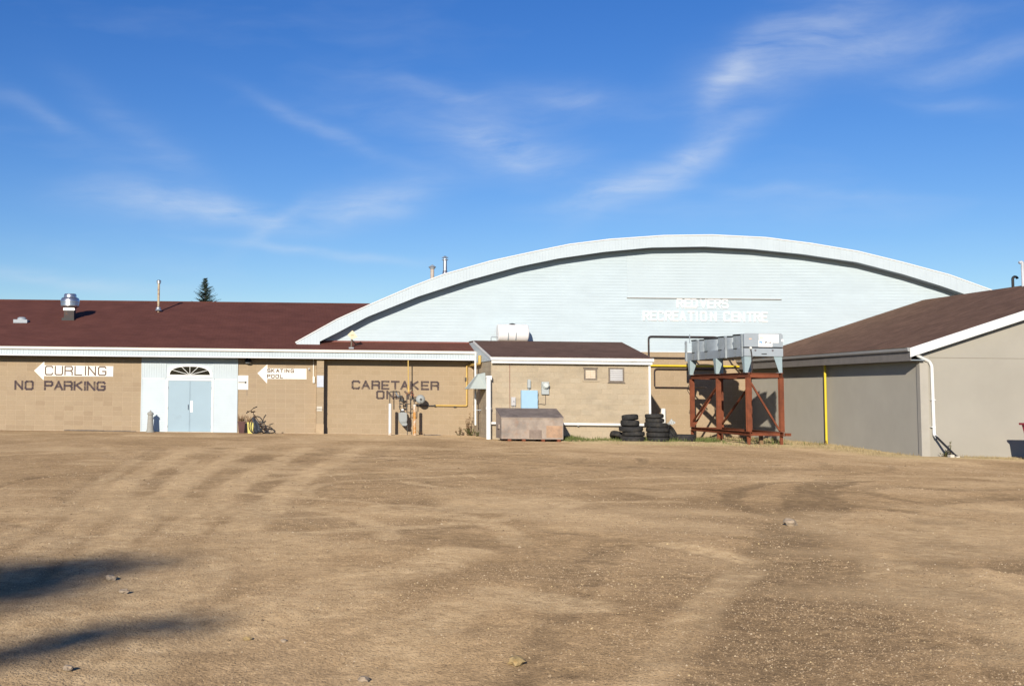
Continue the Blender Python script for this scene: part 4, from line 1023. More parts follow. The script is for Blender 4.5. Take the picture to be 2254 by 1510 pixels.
# ------------------------------------------------------------------ rooftop fan
b = at(151, 692, 57.0); zr_ = zroof(57.0)
t = thing('exhaust_fan', 'silver mushroom exhaust fan on the maroon roof', 'fan', (b.x, 57, zr_))
s_ = 57.0 / F * 1.0
xc = ax(154.5, 660, 57)
def zz(py): return az(154.5, py, 57) - zr_
MB().box(xc - .23, xc + .23, 56.75, 57.25, zr_ - .15, zr_ + zz(684)).build('curb', 'pipe_dark', t)  # near-black colour stands in for the shadow on the curb
MB().box(xc - .30, xc + .26, 56.60, 57.3, zr_ - .1, zr_ + .02).build('flashing', 'black', t)
MB().box(xc - .255, xc + .255, 56.72, 57.28, zr_ + zz(684), zr_ + zz(679)).build('base_ring', 'alum', t)
r1 = 20.5 * 57 / F
MB().lathe([(r1 * .62, zz(679)), (r1 * .92, zz(675.5)), (r1, zz(674)), (r1, zz(667)), (r1 * .99, zz(665.5))], (xc, 57, zr_), 32).build('lower_bowl', 'alum', t, True)
MB().lathe([(r1 * 1.02, zz(666.5)), (r1 * 1.03, zz(664.5)), (r1 * .97, zz(659)), (r1 * .9, zz(656.5)), (r1 * .68, zz(654.5)), (r1 * .67, zz(649.5)), (r1 * .6, zz(647.2)), (.02, zz(646.6))], (xc, 57, zr_), 32).build('cowl', 'alum', t, True)

# ------------------------------------------------------------------ tank on the shed roof
ty = 51.75
x0, x1 = ax(1094, 732, ty), ax(1162, 732, ty); zt, zb = az(1128, 714, ty), az(1128, 752.5, ty)
r = (zt - zb) / 2; zc = (zt + zb) / 2
t = thing('roof_tank', 'white horizontal cylinder tank on top of the block shed roof', 'tank', ((x0 + x1) / 2, ty, zb))
prof = [(r * .1, 0), (r * .9, .012), (r, .05), (r, x1 - x0 - .05), (r * .9, x1 - x0 - .012), (r * .1, x1 - x0)]
shell = MB().lathe(prof, (x0, ty, zc), 36, 'x').build('shell', 'tank', t, True)
for px in (1119.5, 1136.5):
    xx = ax(px, 740, ty - r)
    pts = [(xx, ty + (r + .008) * math.cos(a), zc + (r + .008) * math.sin(a)) for a in np.linspace(R(180), R(285), 9)]
    MB().tube(pts, .022, 6).build('strap', 'galv_dull', t, True)
MB().lathe([(.14, 0), (.14, .03), (.05, .06)], (ax(1127.5, 713, ty), ty, zt - .02), 14).build('hatch', 'black', t, True)
MB().box(x0 + .1, x1 - .1, ty - .3, ty + .3, zs1 - .02, zb + .05).build('cradle', 'wood_dark', t)
xx = ax(1080, 745, ty)
MB().tube(elbow([(x0 + .02, ty - .1, zb + .2), (xx, ty - .1, zb + .2), (xx, ty - .1, zb + .02)], .06), .02, 8).build('outlet_pipe', 'galv_dull', t, True)

# ------------------------------------------------------------------ things along the long wall
# hydrant-shaped bollard
q = at(330.5, 949, 51.0)
t = thing('stone_bollard', 'grey tapered hydrant-like bollard with a domed cap beside the entry doors', 'bollard', (q.x, 51.0, 0))
k = 51.0 / F
MB().lathe([(.17, -.02), (.17, .05), (.135, .10), (.105, .66), (.10, .70)], (q.x, 51.0, 0), 20).build('shaft', 'stone_paint', t, True)
MB().lathe([(.10, .70), (.135, .715), (.135, .76), (.09, .81), (.07, .825)], (q.x, 51.0, 0), 20).build('cap', 'stone_paint', t, True)
MB().lathe([(.035, .82), (.038, .86), (.02, .885)], (q.x, 51.0, 0), 10).build('knob', 'stone_paint', t, True)
# pots
def pot(px, pyb, pyt, Y, r0, r1, mat, label, name, plant, n):
    q = at(px, pyb, Y); h = az(px, pyt, Y) - 0
    t = thing(name, label, 'planter', (q.x, Y, 0))
    b0, b1 = r0, r1
    m = MB().hexa([(q.x - b0, Y - b0, 0), (q.x + b0, Y - b0, 0), (q.x + b0, Y + b0, 0), (q.x - b0, Y + b0, 0)], [(q.x - b1, Y - b1, h), (q.x + b1, Y - b1, h), (q.x + b1, Y + b1, h), (q.x - b1, Y + b1, h)])
    m.build('pot', mat, t)
    MB().box(q.x - b1 - .015, q.x + b1 + .015, Y - b1 - .015, Y + b1 + .015, h - .03, h + .012).build('rim', mat, t)
    m = MB()
    for i in range(n):
        a = random.uniform(0, 6.28); rr = random.uniform(0, b1 * .8); L_ = random.uniform(.08, .42) if i % 3 else random.uniform(.1, .2)
        p0 = Vector((q.x + rr * math.cos(a), Y + rr * math.sin(a), h)); dv = Vector((math.cos(a) * random.uniform(.1, .7), math.sin(a) * .4, 1)).normalized() * L_
        sd = Vector((random.uniform(-1, 1), random.uniform(-.4, .4), 0)).normalized() * random.uniform(.006, .018)
        m.add([p0 - sd, p0 + sd, p0 + dv * .6 + sd + Vector((0, 0, 0)), p0 + dv * .6 - sd, p0 + dv + Vector((random.uniform(-.05, .05), 0, -.03))], [(0, 1, 2, 3), (3, 2, 4)])
    m.build('dead_plant', plant, t)
    return t
pot(531.5, 952.5, 928, 50.95, .105, .15, 'brown_pot', 'brown square planter with dry stems next to the white siding', 'planter', 'weed_dead', 60)
pot(551, 953, 930, 50.85, .10, .13, 'yellow_pot', 'yellow square planter partly behind the bicycle', 'planter', 'weed_dead', 40)
# old bicycle propped by the pots
def bicycle():
    cY = 50.35; s = 16.78
    def bp(x, y, Y=cY): return at(510 + x / s, 880 + y / s, Y)
    base = bp(930, 1310); t = thing('bicycle', 'old dark bicycle slumped against the planters with its handlebar upright', 'bicycle', (base.x, cY, 0))
    # front wheel, turned and leaning
    cw = bp(900, 905, cY - .02); rw = .345
    u = Vector((.80, -.55, .0)).normalized(); v = Vector((.12, .10, .98)).normalized(); v = (v - u * v.dot(u)).normalized()
    cw.z = rw + .01
    ring = [cw + (u * math.cos(a) + v * math.sin(a)) * rw for a in np.linspace(0, 2 * math.pi, 33)[:-1]]
    wheel = MB().tube(ring, .022, 8, closed=True).build('wheel', 'rubber', t, True)
    m = MB(); nrm = u.cross(v)
    for i in range(14):
        a = 2 * math.pi * i / 14; m.tube([cw + nrm * (.02 if i % 2 else -.02), cw + (u * math.cos(a) + v * math.sin(a)) * (rw - .02)], .0025, 4, False)
    m.build('spokes', 'galv_dull', wheel)
    MB().tube([cw - nrm * .04, cw + nrm * .04], .022, 8).build('hub', 'galv_dull', wheel, True)
    # fork, stem, bar
    crown = bp(830, 660, cY + .02); crown.z = max(crown.z, cw.z + rw + .03); top = bp(795, 470, cY + .02)
    MB().tube([cw + nrm * .05, crown + nrm * .04, crown], .013, 6).tube([cw - nrm * .05, crown - nrm * .04, crown], .013, 6).build('fork', 'bike', t, True)
    MB().tube([crown - Vector((0, 0, .02)), top], .016, 8).build('steering_tube', 'bike', t, True)
    MB().tube([top, bp(735, 440, cY - .06), bp(720, 400, cY - .08)], .016, 8).tube([bp(710, 460, cY - .02), bp(865, 430, cY + .05)], .026, 8).build('stem', 'bike', t, True)
    bar = MB().tube([bp(545, 495, cY - .3), bp(600, 440, cY - .25), bp(690, 410, cY - .12), bp(740, 370, cY - .05), bp(800, 310, cY + .08), bp(935, 255, cY + .25)], .013, 8).build('handlebar', 'bike', t, True)
    MB().tube([bp(545, 495, cY - .3), bp(610, 435, cY - .24)], .022, 8).build('grip', 'rubber', bar, True)
    MB().tube([bp(800, 312, cY + .08), bp(935, 255, cY + .25)], .02, 8).build('grip', 'rubber', bar, True)
    MB().tube([bp(580, 415, cY - .25), bp(640, 450, cY - .2)], .018, 6).build('brake_lever', 'bike', bar, True)
    # frame running down to the right
    bb = bp(1160, 1090, cY + .25); bb.z = max(bb.z, .14); h1 = crown + Vector((.01, .02, .02)); h2 = crown + Vector((.02, .02, -.12))
    seat = bp(1060, 900, cY + .35); rear = bp(1330, 1150, cY + .35); rear.z = .09
    fr = MB().tube([h1, seat], .016, 8).tube([h2, bb], .02, 8).tube([seat, bb], .016, 8).tube([bb, rear], .012, 6).tube([seat, rear], .011, 6).build('frame', 'bike', t, True)
    # rear wheel lying nearly flat
    cr = rear; u2 = Vector((1, .1, 0.0)).normalized(); v2 = Vector((-.08, .9, .25)).normalized()
    v2 = (v2 - u2 * v2.dot(u2)).normalized()
    cr = Vector((rear.x, rear.y, .11))
    ring = [cr + (u2 * math.cos(a) + v2 * math.sin(a)) * .30 for a in np.linspace(0, 2 * math.pi, 33)[:-1]]
    rw2 = MB().tube(ring, .02, 8, closed=True).build('wheel', 'rubber', t, True)
    m = MB(); n2 = u2.cross(v2)
    for i in range(12):
        a = 2 * math.pi * i / 12; m.tube([cr + n2 * (.02 if i % 2 else -.02), cr + (u2 * math.cos(a) + v2 * math.sin(a)) * .285], .0025, 4, False)
    m.build('spokes', 'galv_dull', rw2)
    # crank with pedal sticking up on the right
    a0 = bp(1320, 1140, cY + .05); a1 = bp(1400, 1000, cY + .05); a2 = bp(1430, 930, cY + .05)
    cr_ = MB().tube([bb, a0], .011, 6).tube([a0, a1, a2], .011, 6).build('crank', 'bike', t, True)
    MB().bar(bp(1380, 925, cY + .03), bp(1540, 870, cY + .1), .05, .022).build('pedal', 'rubber', cr_)
    # seat
    MB().tube([seat, seat + Vector((.03, .03, .10))], .013, 6).build('seat_post', 'bike', t, True)
    MB().hexa([seat + Vector(p) for p in ((-.06, -.02, .10), (.16, -.06, .06), (.16, .08, .06), (-.06, .04, .10))], [seat + Vector(p) for p in ((-.06, -.015, .13), (.16, -.05, .10), (.16, .07, .10), (-.06, .035, .13))]).build('saddle', 'rubber', t)
    # dark coat hung over the frame
    c = thing('draped_coat', 'dark grey cloth draped over the bicycle frame', 'cloth', (crown.x, cY, .05))
    rows = [(bp(765, 655, cY - .02), bp(850, 640, cY + .05)), (bp(760, 750, cY - .12), bp(880, 740, cY - .02)), (bp(790, 850, cY - .16), bp(960, 830, cY - .04)), (bp(815, 960, cY - .18), bp(1030, 960, cY - .03)),
            (bp(840, 1090, cY - .17), bp(1080, 1080, cY + .02)), (bp(890, 1190, cY - .16), bp(1180, 1160, cY + .06))]
    nc = 9; m = MB(); V = []
    for i, (l, rr) in enumerate(rows):
        for j in range(nc):
            f = j / (nc - 1); p_ = l.lerp(rr, f); p_ += Vector((0, math.sin(f * 9 + i * .8) * .035 - .05 * math.sin(f * math.pi), math.sin(f * 7 + i) * .012)); V.append(p_)
    Fs = [(i * nc + j, i * nc + j + 1, (i + 1) * nc + j + 1, (i + 1) * nc + j) for i in range(len(rows) - 1) for j in range(nc - 1)]
    n = len(V); m.add(V + [p_ + Vector((.0, .05, 0)) for p_ in V], Fs + [tuple(k + n for k in f[::-1]) for f in Fs]); m.build('cloth', 'cloth', c, True)
bicycle()

# gas meter set in front of the CARETAKER wall
def gas_meter():
    Y = 50.95; s = 8.387
    def q(x, y, Yq=Y): return at(740 + x / s, 790 + y / s, Yq)
    b = q(1230, 1240); t = thing('gas_meter', 'grey gas meter with rusty pipes and round regulator in front of the CARETAKER lettering', 'gas meter', (b.x, Y, 0))
    body = [(1150, 1000), (1195, 985), (1265, 985), (1300, 1000), (1303, 1120), (1290, 1170), (1205, 1175), (1165, 1165), (1152, 1120)]
    MB().prism([(q(x, y).x, q(x, y).z) for x, y in body], Y - .13, Y + .10).build('body', 'meter', t)
    low = [(1168, 1166), (1288, 1170), (1310, 1200), (1290, 1232), (1225, 1232), (1190, 1195)]
    MB().prism([(q(x, y).x, q(x, y).z) for x, y in low], Y - .10, Y + .10).build('lower_case', 'meter', t)
    bev = [(1160, 1010), (1290, 1010), (1290, 1130), (1270, 1160), (1190, 1160), (1163, 1130)]
    MB().prism([(q(x, y).x, q(x, y).z) for x, y in bev], Y - .145, Y - .131).build('face_plate', 'meter', t)
    hd = [(1178, 985), (1262, 985), (1250, 925), (1190, 925)]
    MB().prism([(q(x, y).x, q(x, y).z) for x, y in hd], Y - .09, Y + .06).build('index_head', 'meter_dark', t)
    MB().prism([(q(x, y).x, q(x, y).z) for x, y in [(1200, 950), (1240, 950), (1240, 925), (1200, 925)]], Y - .105, Y - .091).build('index_window', 'letter_white', t)
    a, c = q(1180, 930), q(1305, 950)
    # inlet run left: up, across, valves
    MB().tube(elbow([q(1175, 935), q(1175, 640), q(1165, 605), q(990, 605), q(990, 830)], .04), .02, 8).build('inlet_pipe', 'meter_dark', t, True)
    for (x, y, w_, h_) in ((1175, 700, 38, 40), (1205, 690, 44, 34), (1220, 760, 52, 60), (1175, 770, 40, 24), (1200, 830, 60, 22), (1178, 880, 44, 26)):
        p_ = q(x, y); k_ = Y / F / s
        MB().lathe([(w_ * k_ * .42, -h_ * k_ / 2), (w_ * k_ * .5, -h_ * k_ / 4), (w_ * k_ * .5, h_ * k_ / 4), (w_ * k_ * .42, h_ * k_ / 2)], p_, 10).build('valve_body', 'meter_dark', t, True)
    MB().tube([q(1100, 620), q(1150, 700)], .03, 8).build('tee', 'galv', t, True)
    # outlet run right
    MB().tube(elbow([q(1305, 1000), q(1305, 645), q(1360, 640)], .03), .022, 8).build('outlet_pipe', 'meter_dark', t, True)
    MB().tube(elbow([q(1310, 830), q(1370, 830), q(1370, 700), q(1350, 660)], .03), .016, 8).build('bypass_pipe', 'meter_dark', t, True)
    MB().tube(elbow([q(1320, 985), q(1420, 995), q(1420, 870)], .03), .016, 8).build('drain_pipe', 'meter_dark', t, True)
    for (x, y, dx, dz) in ((1340, 620, .09, .04), (1390, 660, .05, .10), (1300, 650, .05, .05), (1430, 670, .035, .12), (1375, 790, .04, .06), (1300, 900, .05, .07), (1400, 610, .07, .03)):
        p_ = q(x, y); MB().box(p_.x - dx / 2, p_.x + dx / 2, Y - .05, Y + .03, p_.z - dz / 2, p_.z + dz / 2).build('fitting', 'rusty_fit' if y < 690 else 'meter_dark', t)
    p_ = q(1555, 745); rr = 85 * Y / F / s
    rg = MB().lathe([(rr * .25, -.14), (rr * .7, -.11), (rr * .97, -.06), (rr, -.035), (rr, .0), (rr * .97, .02), (rr * .5, .05)], p_, 28, 'y').build('regulator', 'meter', t, True)
    MB().lathe([(.045, -.17), (.045, -.10)], p_ + Vector((.0, 0, 0)), 10, 'y').build('regulator_vent', 'meter_dark', rg, True)
    MB().tube([p_ + Vector((0, -.13, -.02)), p_ + Vector((0, -.13, -rr * .8))], .008, 6).build('vent_tube', 'meter_dark', rg)
    MB().tube([q(1480, 745), q(1390, 740)], .022, 8).build('regulator_pipe', 'meter_dark', t, True)
    MB().tube([q(1440, 700), q(1440, 870)], .018, 8).build('riser_pipe', 'meter_dark', t, True)
    MB().tube([q(1315, 1230), (q(1315, 1230).x, Y, .0)], .014, 6).build('ground_pipe', 'meter_dark', t, True)
    # vent riser in ochre
    m = MB().tube([q(1335, 620), q(1330, 145), (q(1330, 145).x, Y, 3.08)], .024, 8); m.build('vent_riser', 'yellow_dull', t, True)
    MB().tube([q(1340, 640), q(1332, 490)], .042, 8).build('riser_sleeve', 'yellow_dull', t, True)
gas_meter()
def guard_post(px, pyt, mat, label):
    q = at(px, 952, 50.55); zt = az(px, pyt, 50.55)
    t = thing('guard_post', label, 'post', (q.x, 50.55, 0), 'guard posts at the gas meter')
    MB().lathe([(.062, -.1), (.062, zt - .02)], (q.x, 50.55, 0), 16).build('pipe', mat, t, True)
    MB().lathe([(.062, zt - .02), (.05, zt), (.02, zt + .012)], (q.x, 50.55, 0), 16).build('cap', mat, t, True)
guard_post(858.3, 888.5, 'post_white', 'clean white steel guard post left of the gas meter')
guard_post(912.5, 890.5, 'post_rust', 'white steel guard post rusting at the foot, right of the gas meter')
# ochre gas pipe from the meter to the shed
Yg = YW - .09
c5 = lambda x, y, Y: at(960 + x / 6.294, 740 + y / 6.294, Y)
t = thing('gas_pipe', 'ochre yellow gas pipe running along the block wall and up to the shed eave', 'pipe', (at(975, 892, Yg).x, Yg, at(975, 892, Yg).z))
xA = ax(916, 893, Yg); xB = ax(960, 893, Yg); xC = ax(1027.5, 893, Yg); zA = az(975, 892.5, Yg); zT = az(1027, 804.5, Yg)
MB().tube([(xA, Yg, zA - .015), (xB, Yg, zA - .01)], .022, 8).build('dark_section', 'meter_dark', t, True)
for xx in (xA + .15, xB - .05): MB().tube([(xx - .03, Yg, zA - .012), (xx + .03, Yg, zA - .012)], .045, 8).build('coupling', 'meter_dark', t, True)
MB().tube(elbow([(xB - .02, Yg, zA), (xC, Yg, zA), (xC, Yg, zT), (XS0 - .12, Yg, zT + .01)], .05), .034, 10).build('run', 'yellow_dull', t, True)
MB().tube(elbow([(XS0 - .14, Yg, zT + .01), (XS0 - .10, Yg - .1, zT + .01), (XS0 - .10, 49.3, zT + .02), (XS0 - .10, 49.3, zT + .35)], .08), .06, 10).build('riser', 'yellow_dull', t, True)
for xx in (xC - .5,): MB().box(xx - .05, xx + .05, Yg - .03, YW - .004, zA - .06, zA - .02).build('bracket', 'meter_dark', t)
MB().box(xC - .07, xC - .01, Yg - .04, YW - .004, zT - .65, zT - .5).build('bracket', 'meter_dark', t)
# white ribbed downspout in the corner
xx = XS0 - .13; Yd = 49.6
xx = ax(1046.5, 870, Yd)
t = thing('corner_downspout', 'white ribbed downspout in the corner between wall and shed', 'downspout', (xx, Yd, az(1046, 935, Yd)))
z0, z1 = az(1046, 935.5, Yd), az(1046, 787, Yd)
prof = []; z = z0; i = 0
while z < z1: prof.append((.036 if i % 2 else .043, z)); z += .03; i += 1
MB().lathe(prof, (xx, Yd, 0), 12).build('ribbed_pipe', 'pvc', t)
MB().tube([(xx, Yd, z1 - .05), (xx, Yd - .1, z1 + .2)], .045, 10).build('elbow', 'pvc', t, True)
MB().box(xx - .06, XS0 + .01, Yd - .02, Yd + .02, 1.05, 1.08).build('strap', 'galv_dull', t)
# flared hood on the shed side wall: a four-sided sheet-metal pyramid
Yh = 49.0
hp = lambda x, y, Y=Yh: c5(x, y, Y)
tl, tr_, apex, bl, br_ = hp(540, 505, 49.9), hp(642, 510, 48.4), hp(580, 575, 49.0), hp(430, 722, 49.7), hp(618, 732, 48.2)
t = thing('wall_hood', 'grey-green sheet-metal exhaust hood flaring out from the shed side wall', 'hood', (XS0 - .3, Yh, bl.z))
xw = XS0 - .005
z0h, z1h = az(1046, 856, 49.0), az(1050, 820.5, 49.0)
pts = [(xw, 48.25, z0h), (xw, 49.75, z0h), (xw, 48.55, z1h), (xw, 49.35, z1h), (xw - .62, 48.35, z0h - .0), (xw - .62, 49.65, z0h), (xw - .22, 48.8, z1h - .06), (xw - .22, 49.15, z1h - .06)]
MB().add(pts, [(4, 6, 7, 5), (0, 2, 6, 4), (1, 5, 7, 3), (2, 3, 7, 6)]).build('hood', 'hood', t)
MB().tube([Vector(pts[4]), Vector(pts[6])], .015, 6).tube([Vector(pts[4]), Vector(pts[5])], .015, 6).tube([Vector(pts[5]), Vector(pts[7])], .015, 6).build('seam', 'hood', t)
# tall white pipe at the shed corner and the low pipe along the front
Yp = YS - .22
xp = ax(1075.5, 900, Yp)
t = thing('standpipe', 'thick white vertical pipe standing at the left front corner of the shed', 'pipe', (xp, Yp, 0))
MB().lathe([(.093, -.05), (.093, 1.12), (.105, 1.12), (.105, 1.2), (.093, 1.2), (.093, az(1076, 830, Yp))], (xp, Yp, 0), 18, cap=True).build('pipe', 'pvc', t, True)
zt = az(1076, 830, Yp)
MB().prism([(xp - .10, zt - .02), (xp + .03, zt - .02), (xp + .11, zt - .12), (xp + .11, zt + .05), (xp - .10, zt + .05)], Yp - .1, Yp + .1).build('cut_top', 'pvc', t)
MB().box(xp - .06, xp + .10, Yp - .1, Yp + .12, zt + .052, zt + .065).build('top_strip', 'label_dark', t)
zp = az(1260, 933.5, YS - .1)
t = thing('low_pipe', 'white horizontal pipe along the foot of the shed front wall', 'pipe', ((xp + XS1) / 2, YS - .1, zp))
MB().tube([(xp + .09, YS - .14, zp), (XS1 + .05, YS - .14, zp)], .052, 12).build('pipe', 'pvc', t, True)
for xx in (9.3, 11.2, 13.1): MB().box(xx - .02, xx + .02, YS - .16, YS - .003, zp - .08, zp + .0).build('bracket', 'galv_dull', t)

# electrical boxes on the shed
def ebox(name, label, x0, y0, x1, y1, mat, d=.12, lid=True):
    X0, X1, Z0, Z1 = ax(x0, y0, YS), ax(x1, y0, YS), az(x0, y1, YS), az(x0, y0, YS)
    t = thing(name, label, 'electrical box', ((X0 + X1) / 2, YS, Z0), None)
    MB().box(X0, X1, YS - d, YS - .004, Z0, Z1).build('case', mat, t)
    if lid: MB().box(X0 + .012, X1 - .012, YS - d - .012, YS - d - .001, Z0 + .012, Z1 - .012).build('door', mat, t)
    return t, X0, X1, Z0, Z1
t, X0, X1, Z0, Z1 = ebox('electric_panel', 'large sky-blue electrical cabinet on the shed front wall', 1146, 859, 1181.5, 900.5, 'elec_blue', .16)
for hz in (.15, .5, .85): MB().tube([(X1 + .004, YS - .15, Z0 + (Z1 - Z0) * hz - .05), (X1 + .004, YS - .15, Z0 + (Z1 - Z0) * hz + .05)], .012, 6).build('hinge', 'galv_dull', t)
t, X0, X1, Z0, Z1 = ebox('switch_box', 'small grey upright box directly above the blue cabinet', 1160, 838, 1166.5, 854, 'elec_grey', .13)
MB().tube([((X0 + X1) / 2, YS - .05, Z0), ((X0 + X1) / 2, YS - .05, Z0 - .1)], .02, 8).build('conduit', 'galv_dull', t, True)
MB().prism([(X0, Z1), (X1 + .01, Z1), (X1 - .02, Z1 + .05), (X0 + .02, Z1 + .05)], YS - .12, YS - .01).build('weather_cap', 'elec_grey', t)
t, X0, X1, Z0, Z1 = ebox('electricity_meter', 'grey electricity meter with round glass dial on the shed wall', 1191, 840.5, 1207, 868, 'elec_grey', .11)
mc = at(1201.5, 848.5, YS - .15)
MB().lathe([(.13, -.05), (.13, .03), (.12, .06)], (mc.x, YS - .15, mc.z), 24, 'y').build('collar', 'elec_grey', t, True)
MB().lathe([(.02, -.135), (.075, -.13), (.1, -.10), (.11, -.05)], (mc.x, YS - .15, mc.z), 24, 'y').build('glass_dome', simple('meter_glass', (.62, .66, .62), .15, var=.05, spec=.6), t, True)
MB().tube(elbow([((X0 + X1) / 2 + .02, YS - .03, Z0), ((X0 + X1) / 2 + .02, YS - .03, az(1199, 891, YS)), (ax(1190, 889, YS), YS - .03, az(1190, 889, YS)), (ax(1184, 890, YS), YS - .03, az(1184, 890, YS))], .05), .012, 6).build('cable', 'wood_dark', t, True)
t, X0, X1, Z0, Z1 = ebox('telephone_box', 'small pale grey box low on the shed wall left of the blue cabinet', 1124.5, 874, 1134, 893, 'louvre', .09)
MB().tube([(X0 + .04, YS - .04, Z0), (X0 + .04, YS - .04, Z0 - .3)], .012, 6).tube([(X1 - .04, YS - .04, Z0), (X1 - .04, YS - .04, Z0 - .35)], .016, 6).build('conduits', 'louvre', t)
MB().lathe([(.018, -.03), (.018, 0)], ((X0 + X1) / 2 + .01, YS - .10, (Z0 + Z1) / 2), 8, 'y').build('lock', 'label_dark', t)
xx = ax(1122, 850, YS)
tag(MB().tube([(xx, YS - .012, az(1122, 899, YS)), (xx, YS - .012, 2.96)], .011, 6).build('cable_conduit', simple('reddish_conduit', (.26, .13, .10), .7), None, base=True), 'thin reddish cable running up the shed wall to the gutter', 'cable')

# ------------------------------------------------------------------ dumpster
Yf, Yb = 45.2, 46.35
D = lambda x, y, Y: at(1020 + x / 4.9, 690 + y / 4.9, Y)
X0, X1 = D(410, 1120, Yf).x, D(1076, 1140, Yf).x
zf = (D(410, 1116, Yf).z + D(1076, 1135, Yf).z) / 2; zbk = (D(355, 1028, Yb).z + D(1010, 1038, Yb).z) / 2
t = thing('dumpster', 'rusty grey-brown metal dumpster with sloping lid in front of the shed', 'dumpster', ((X0 + X1) / 2, 45.8, 0))
z0 = .09
MB().xprism([(Yf, z0), (Yb, z0), (Yb, zbk), (Yf, zf)], X0, X1).build('body', 'dumpster', t)
ld = MB().add([(X0 - .015, Yf - .03, zf + .002), (X1 + .015, Yf - .03, zf + .002), (X1 + .015, Yb + .01, zbk + .01), (X0 - .015, Yb + .01, zbk + .01), (X0 - .015, Yf - .03, zf + .03), (X1 + .015, Yf - .03, zf + .03), (X1 + .015, Yb + .01, zbk + .04), (X0 - .015, Yb + .01, zbk + .04)],
         [(4, 5, 6, 7), (0, 1, 5, 4), (1, 2, 6, 5), (2, 3, 7, 6), (3, 0, 4, 7), (3, 2, 1, 0)]).build('lid', 'dumpster_lid', t)
m_ = D(895, 1210, Yf); MB().box(m_.x, X1 - .03, Yf - .006, Yf - .001, z0 + .06, m_.z).build('orange_patch', 'dumpster_patch', t)
a, b = D(710, 1255, Yf), D(845, 1345, Yf); MB().box(a.x, b.x, Yf - .012, Yf - .001, b.z, a.z).build('welded_patch', 'dumpster_patch2', t)
MB().box(X0 - .02, X1 + .02, Yf - .02, Yf - .001, zf - .04, zf - .0).build('rim', 'dumpster', t)
for xx in (X0 + .3, (X0 + X1) / 2 - .3, (X0 + X1) / 2 + .4, X1 - .15): MB().box(xx - .06, xx + .06, Yf + .02, Yb - .02, -.02, z0 - .001).build('skid', 'rust', t)
MB().box(X0 - .05, X0 - .001, Yf + .35, Yf + .75, .45, .6).build('lift_pocket', 'dumpster', t)
MB().box(X1 + .001, X1 + .05, Yf + .35, Yf + .75, .45, .6).build('lift_pocket', 'dumpster', t)

# ------------------------------------------------------------------ tires
def tire_mesh(r, wdt, hole=.56):
    m = MB(); n = 40
    prof = [(r * hole, -wdt * .42), (r * (hole + .05), -wdt * .5), (r * .80, -wdt * .52), (r * .93, -wdt * .47), (r * .985, -wdt * .36), (r, -wdt * .18), (r, wdt * .18), (r * .985, wdt * .36), (r * .93, wdt * .47), (r * .80, wdt * .52), (r * (hole + .05), wdt * .5), (r * hole, wdt * .42), (r * (hole + .06), wdt * .2), (r * (hole + .06), -wdt * .2)]
    for i, (rr, h) in enumerate(prof):
        for k in range(n):
            a = 2 * math.pi * k / n; q = rr * (.975 if (k % 2 and 3 <= i <= 8) else 1)          # lugs
            m.v.append((q * math.cos(a), q * math.sin(a), h))
    P = len(prof)
    for i in range(P):
        for k in range(n): m.f.append((i * n + k, i * n + (k + 1) % n, ((i + 1) % P) * n + (k + 1) % n, ((i + 1) % P) * n + k))
    return m
ordn = ['bottom', 'second', 'third', 'fourth', 'fifth', 'top']
def tire(x, y, z, r, wdt, tilt, label, group):
    m = tire_mesh(r, wdt); o = m.build('tire', 'rubber', None, True); o.location = (x, y, z); o.rotation_euler = (tilt[0], tilt[1], random.uniform(0, 3)); tag(o, label, 'tire', group); return o
sx = lambda x: 1340 + x / 10.245
def stack(rows, Y, nm, group):
    z = .01
    for i, (xa, xb, wdt, tl) in enumerate(rows):
        px0, px1 = sx(xa), sx(xb); X0, X1 = ax(px0, 950, Y), ax(px1, 950, Y); r = (X1 - X0) / 2
        pos = 'top' if i == len(rows) - 1 else ordn[i]
        tire((X0 + X1) / 2, Y + random.uniform(-.04, .04), z + wdt / 2, r, wdt * .97, tl, '%s tire of the %s' % (pos if pos == 'top' else pos + (' from the ground' if i else ''), nm), group)
        z += wdt
stack([(262, 808, .215, (0, 0)), (300, 800, .17, (.01, .02)), (235, 765, .19, (-.03, -.05)), (272, 690, .215, (.02, .02)), (295, 662, .20, (-.12, .03))], 45.7, 'left stack, nearer the dumpster', 'tires in the left stack')
stack([(872, 1345, .19, (0, 0)), (850, 1350, .175, (.01, 0)), (838, 1350, .17, (0, .01)), (815, 1325, .185, (.03, .04)), (830, 1250, .15, (0, -.02)), (820, 1235, .16, (.02, .03))], 45.75, 'right stack, at the shed corner', 'tires in the right stack')
X_ = ax(sx(240), 960, 46.4); tire(X_, 46.4, .17, .36, .2, (.15, .45), 'tire leaning behind the left tire stack', 'loose tires')
X_ = ax(sx(1420), 950, 46.2); tire(X_ - .05, 46.15, .34, .36, .18, (.15, -1.05), 'tire leaning upright against the right tire stack', 'loose tires')
X_ = ax(sx(1740), 965, 46.2); tire(X_ + .0, 46.4, .145, .42, .27, (0, 0), 'wide tire lying flat between the stacks and the rusty frame', 'loose tires')
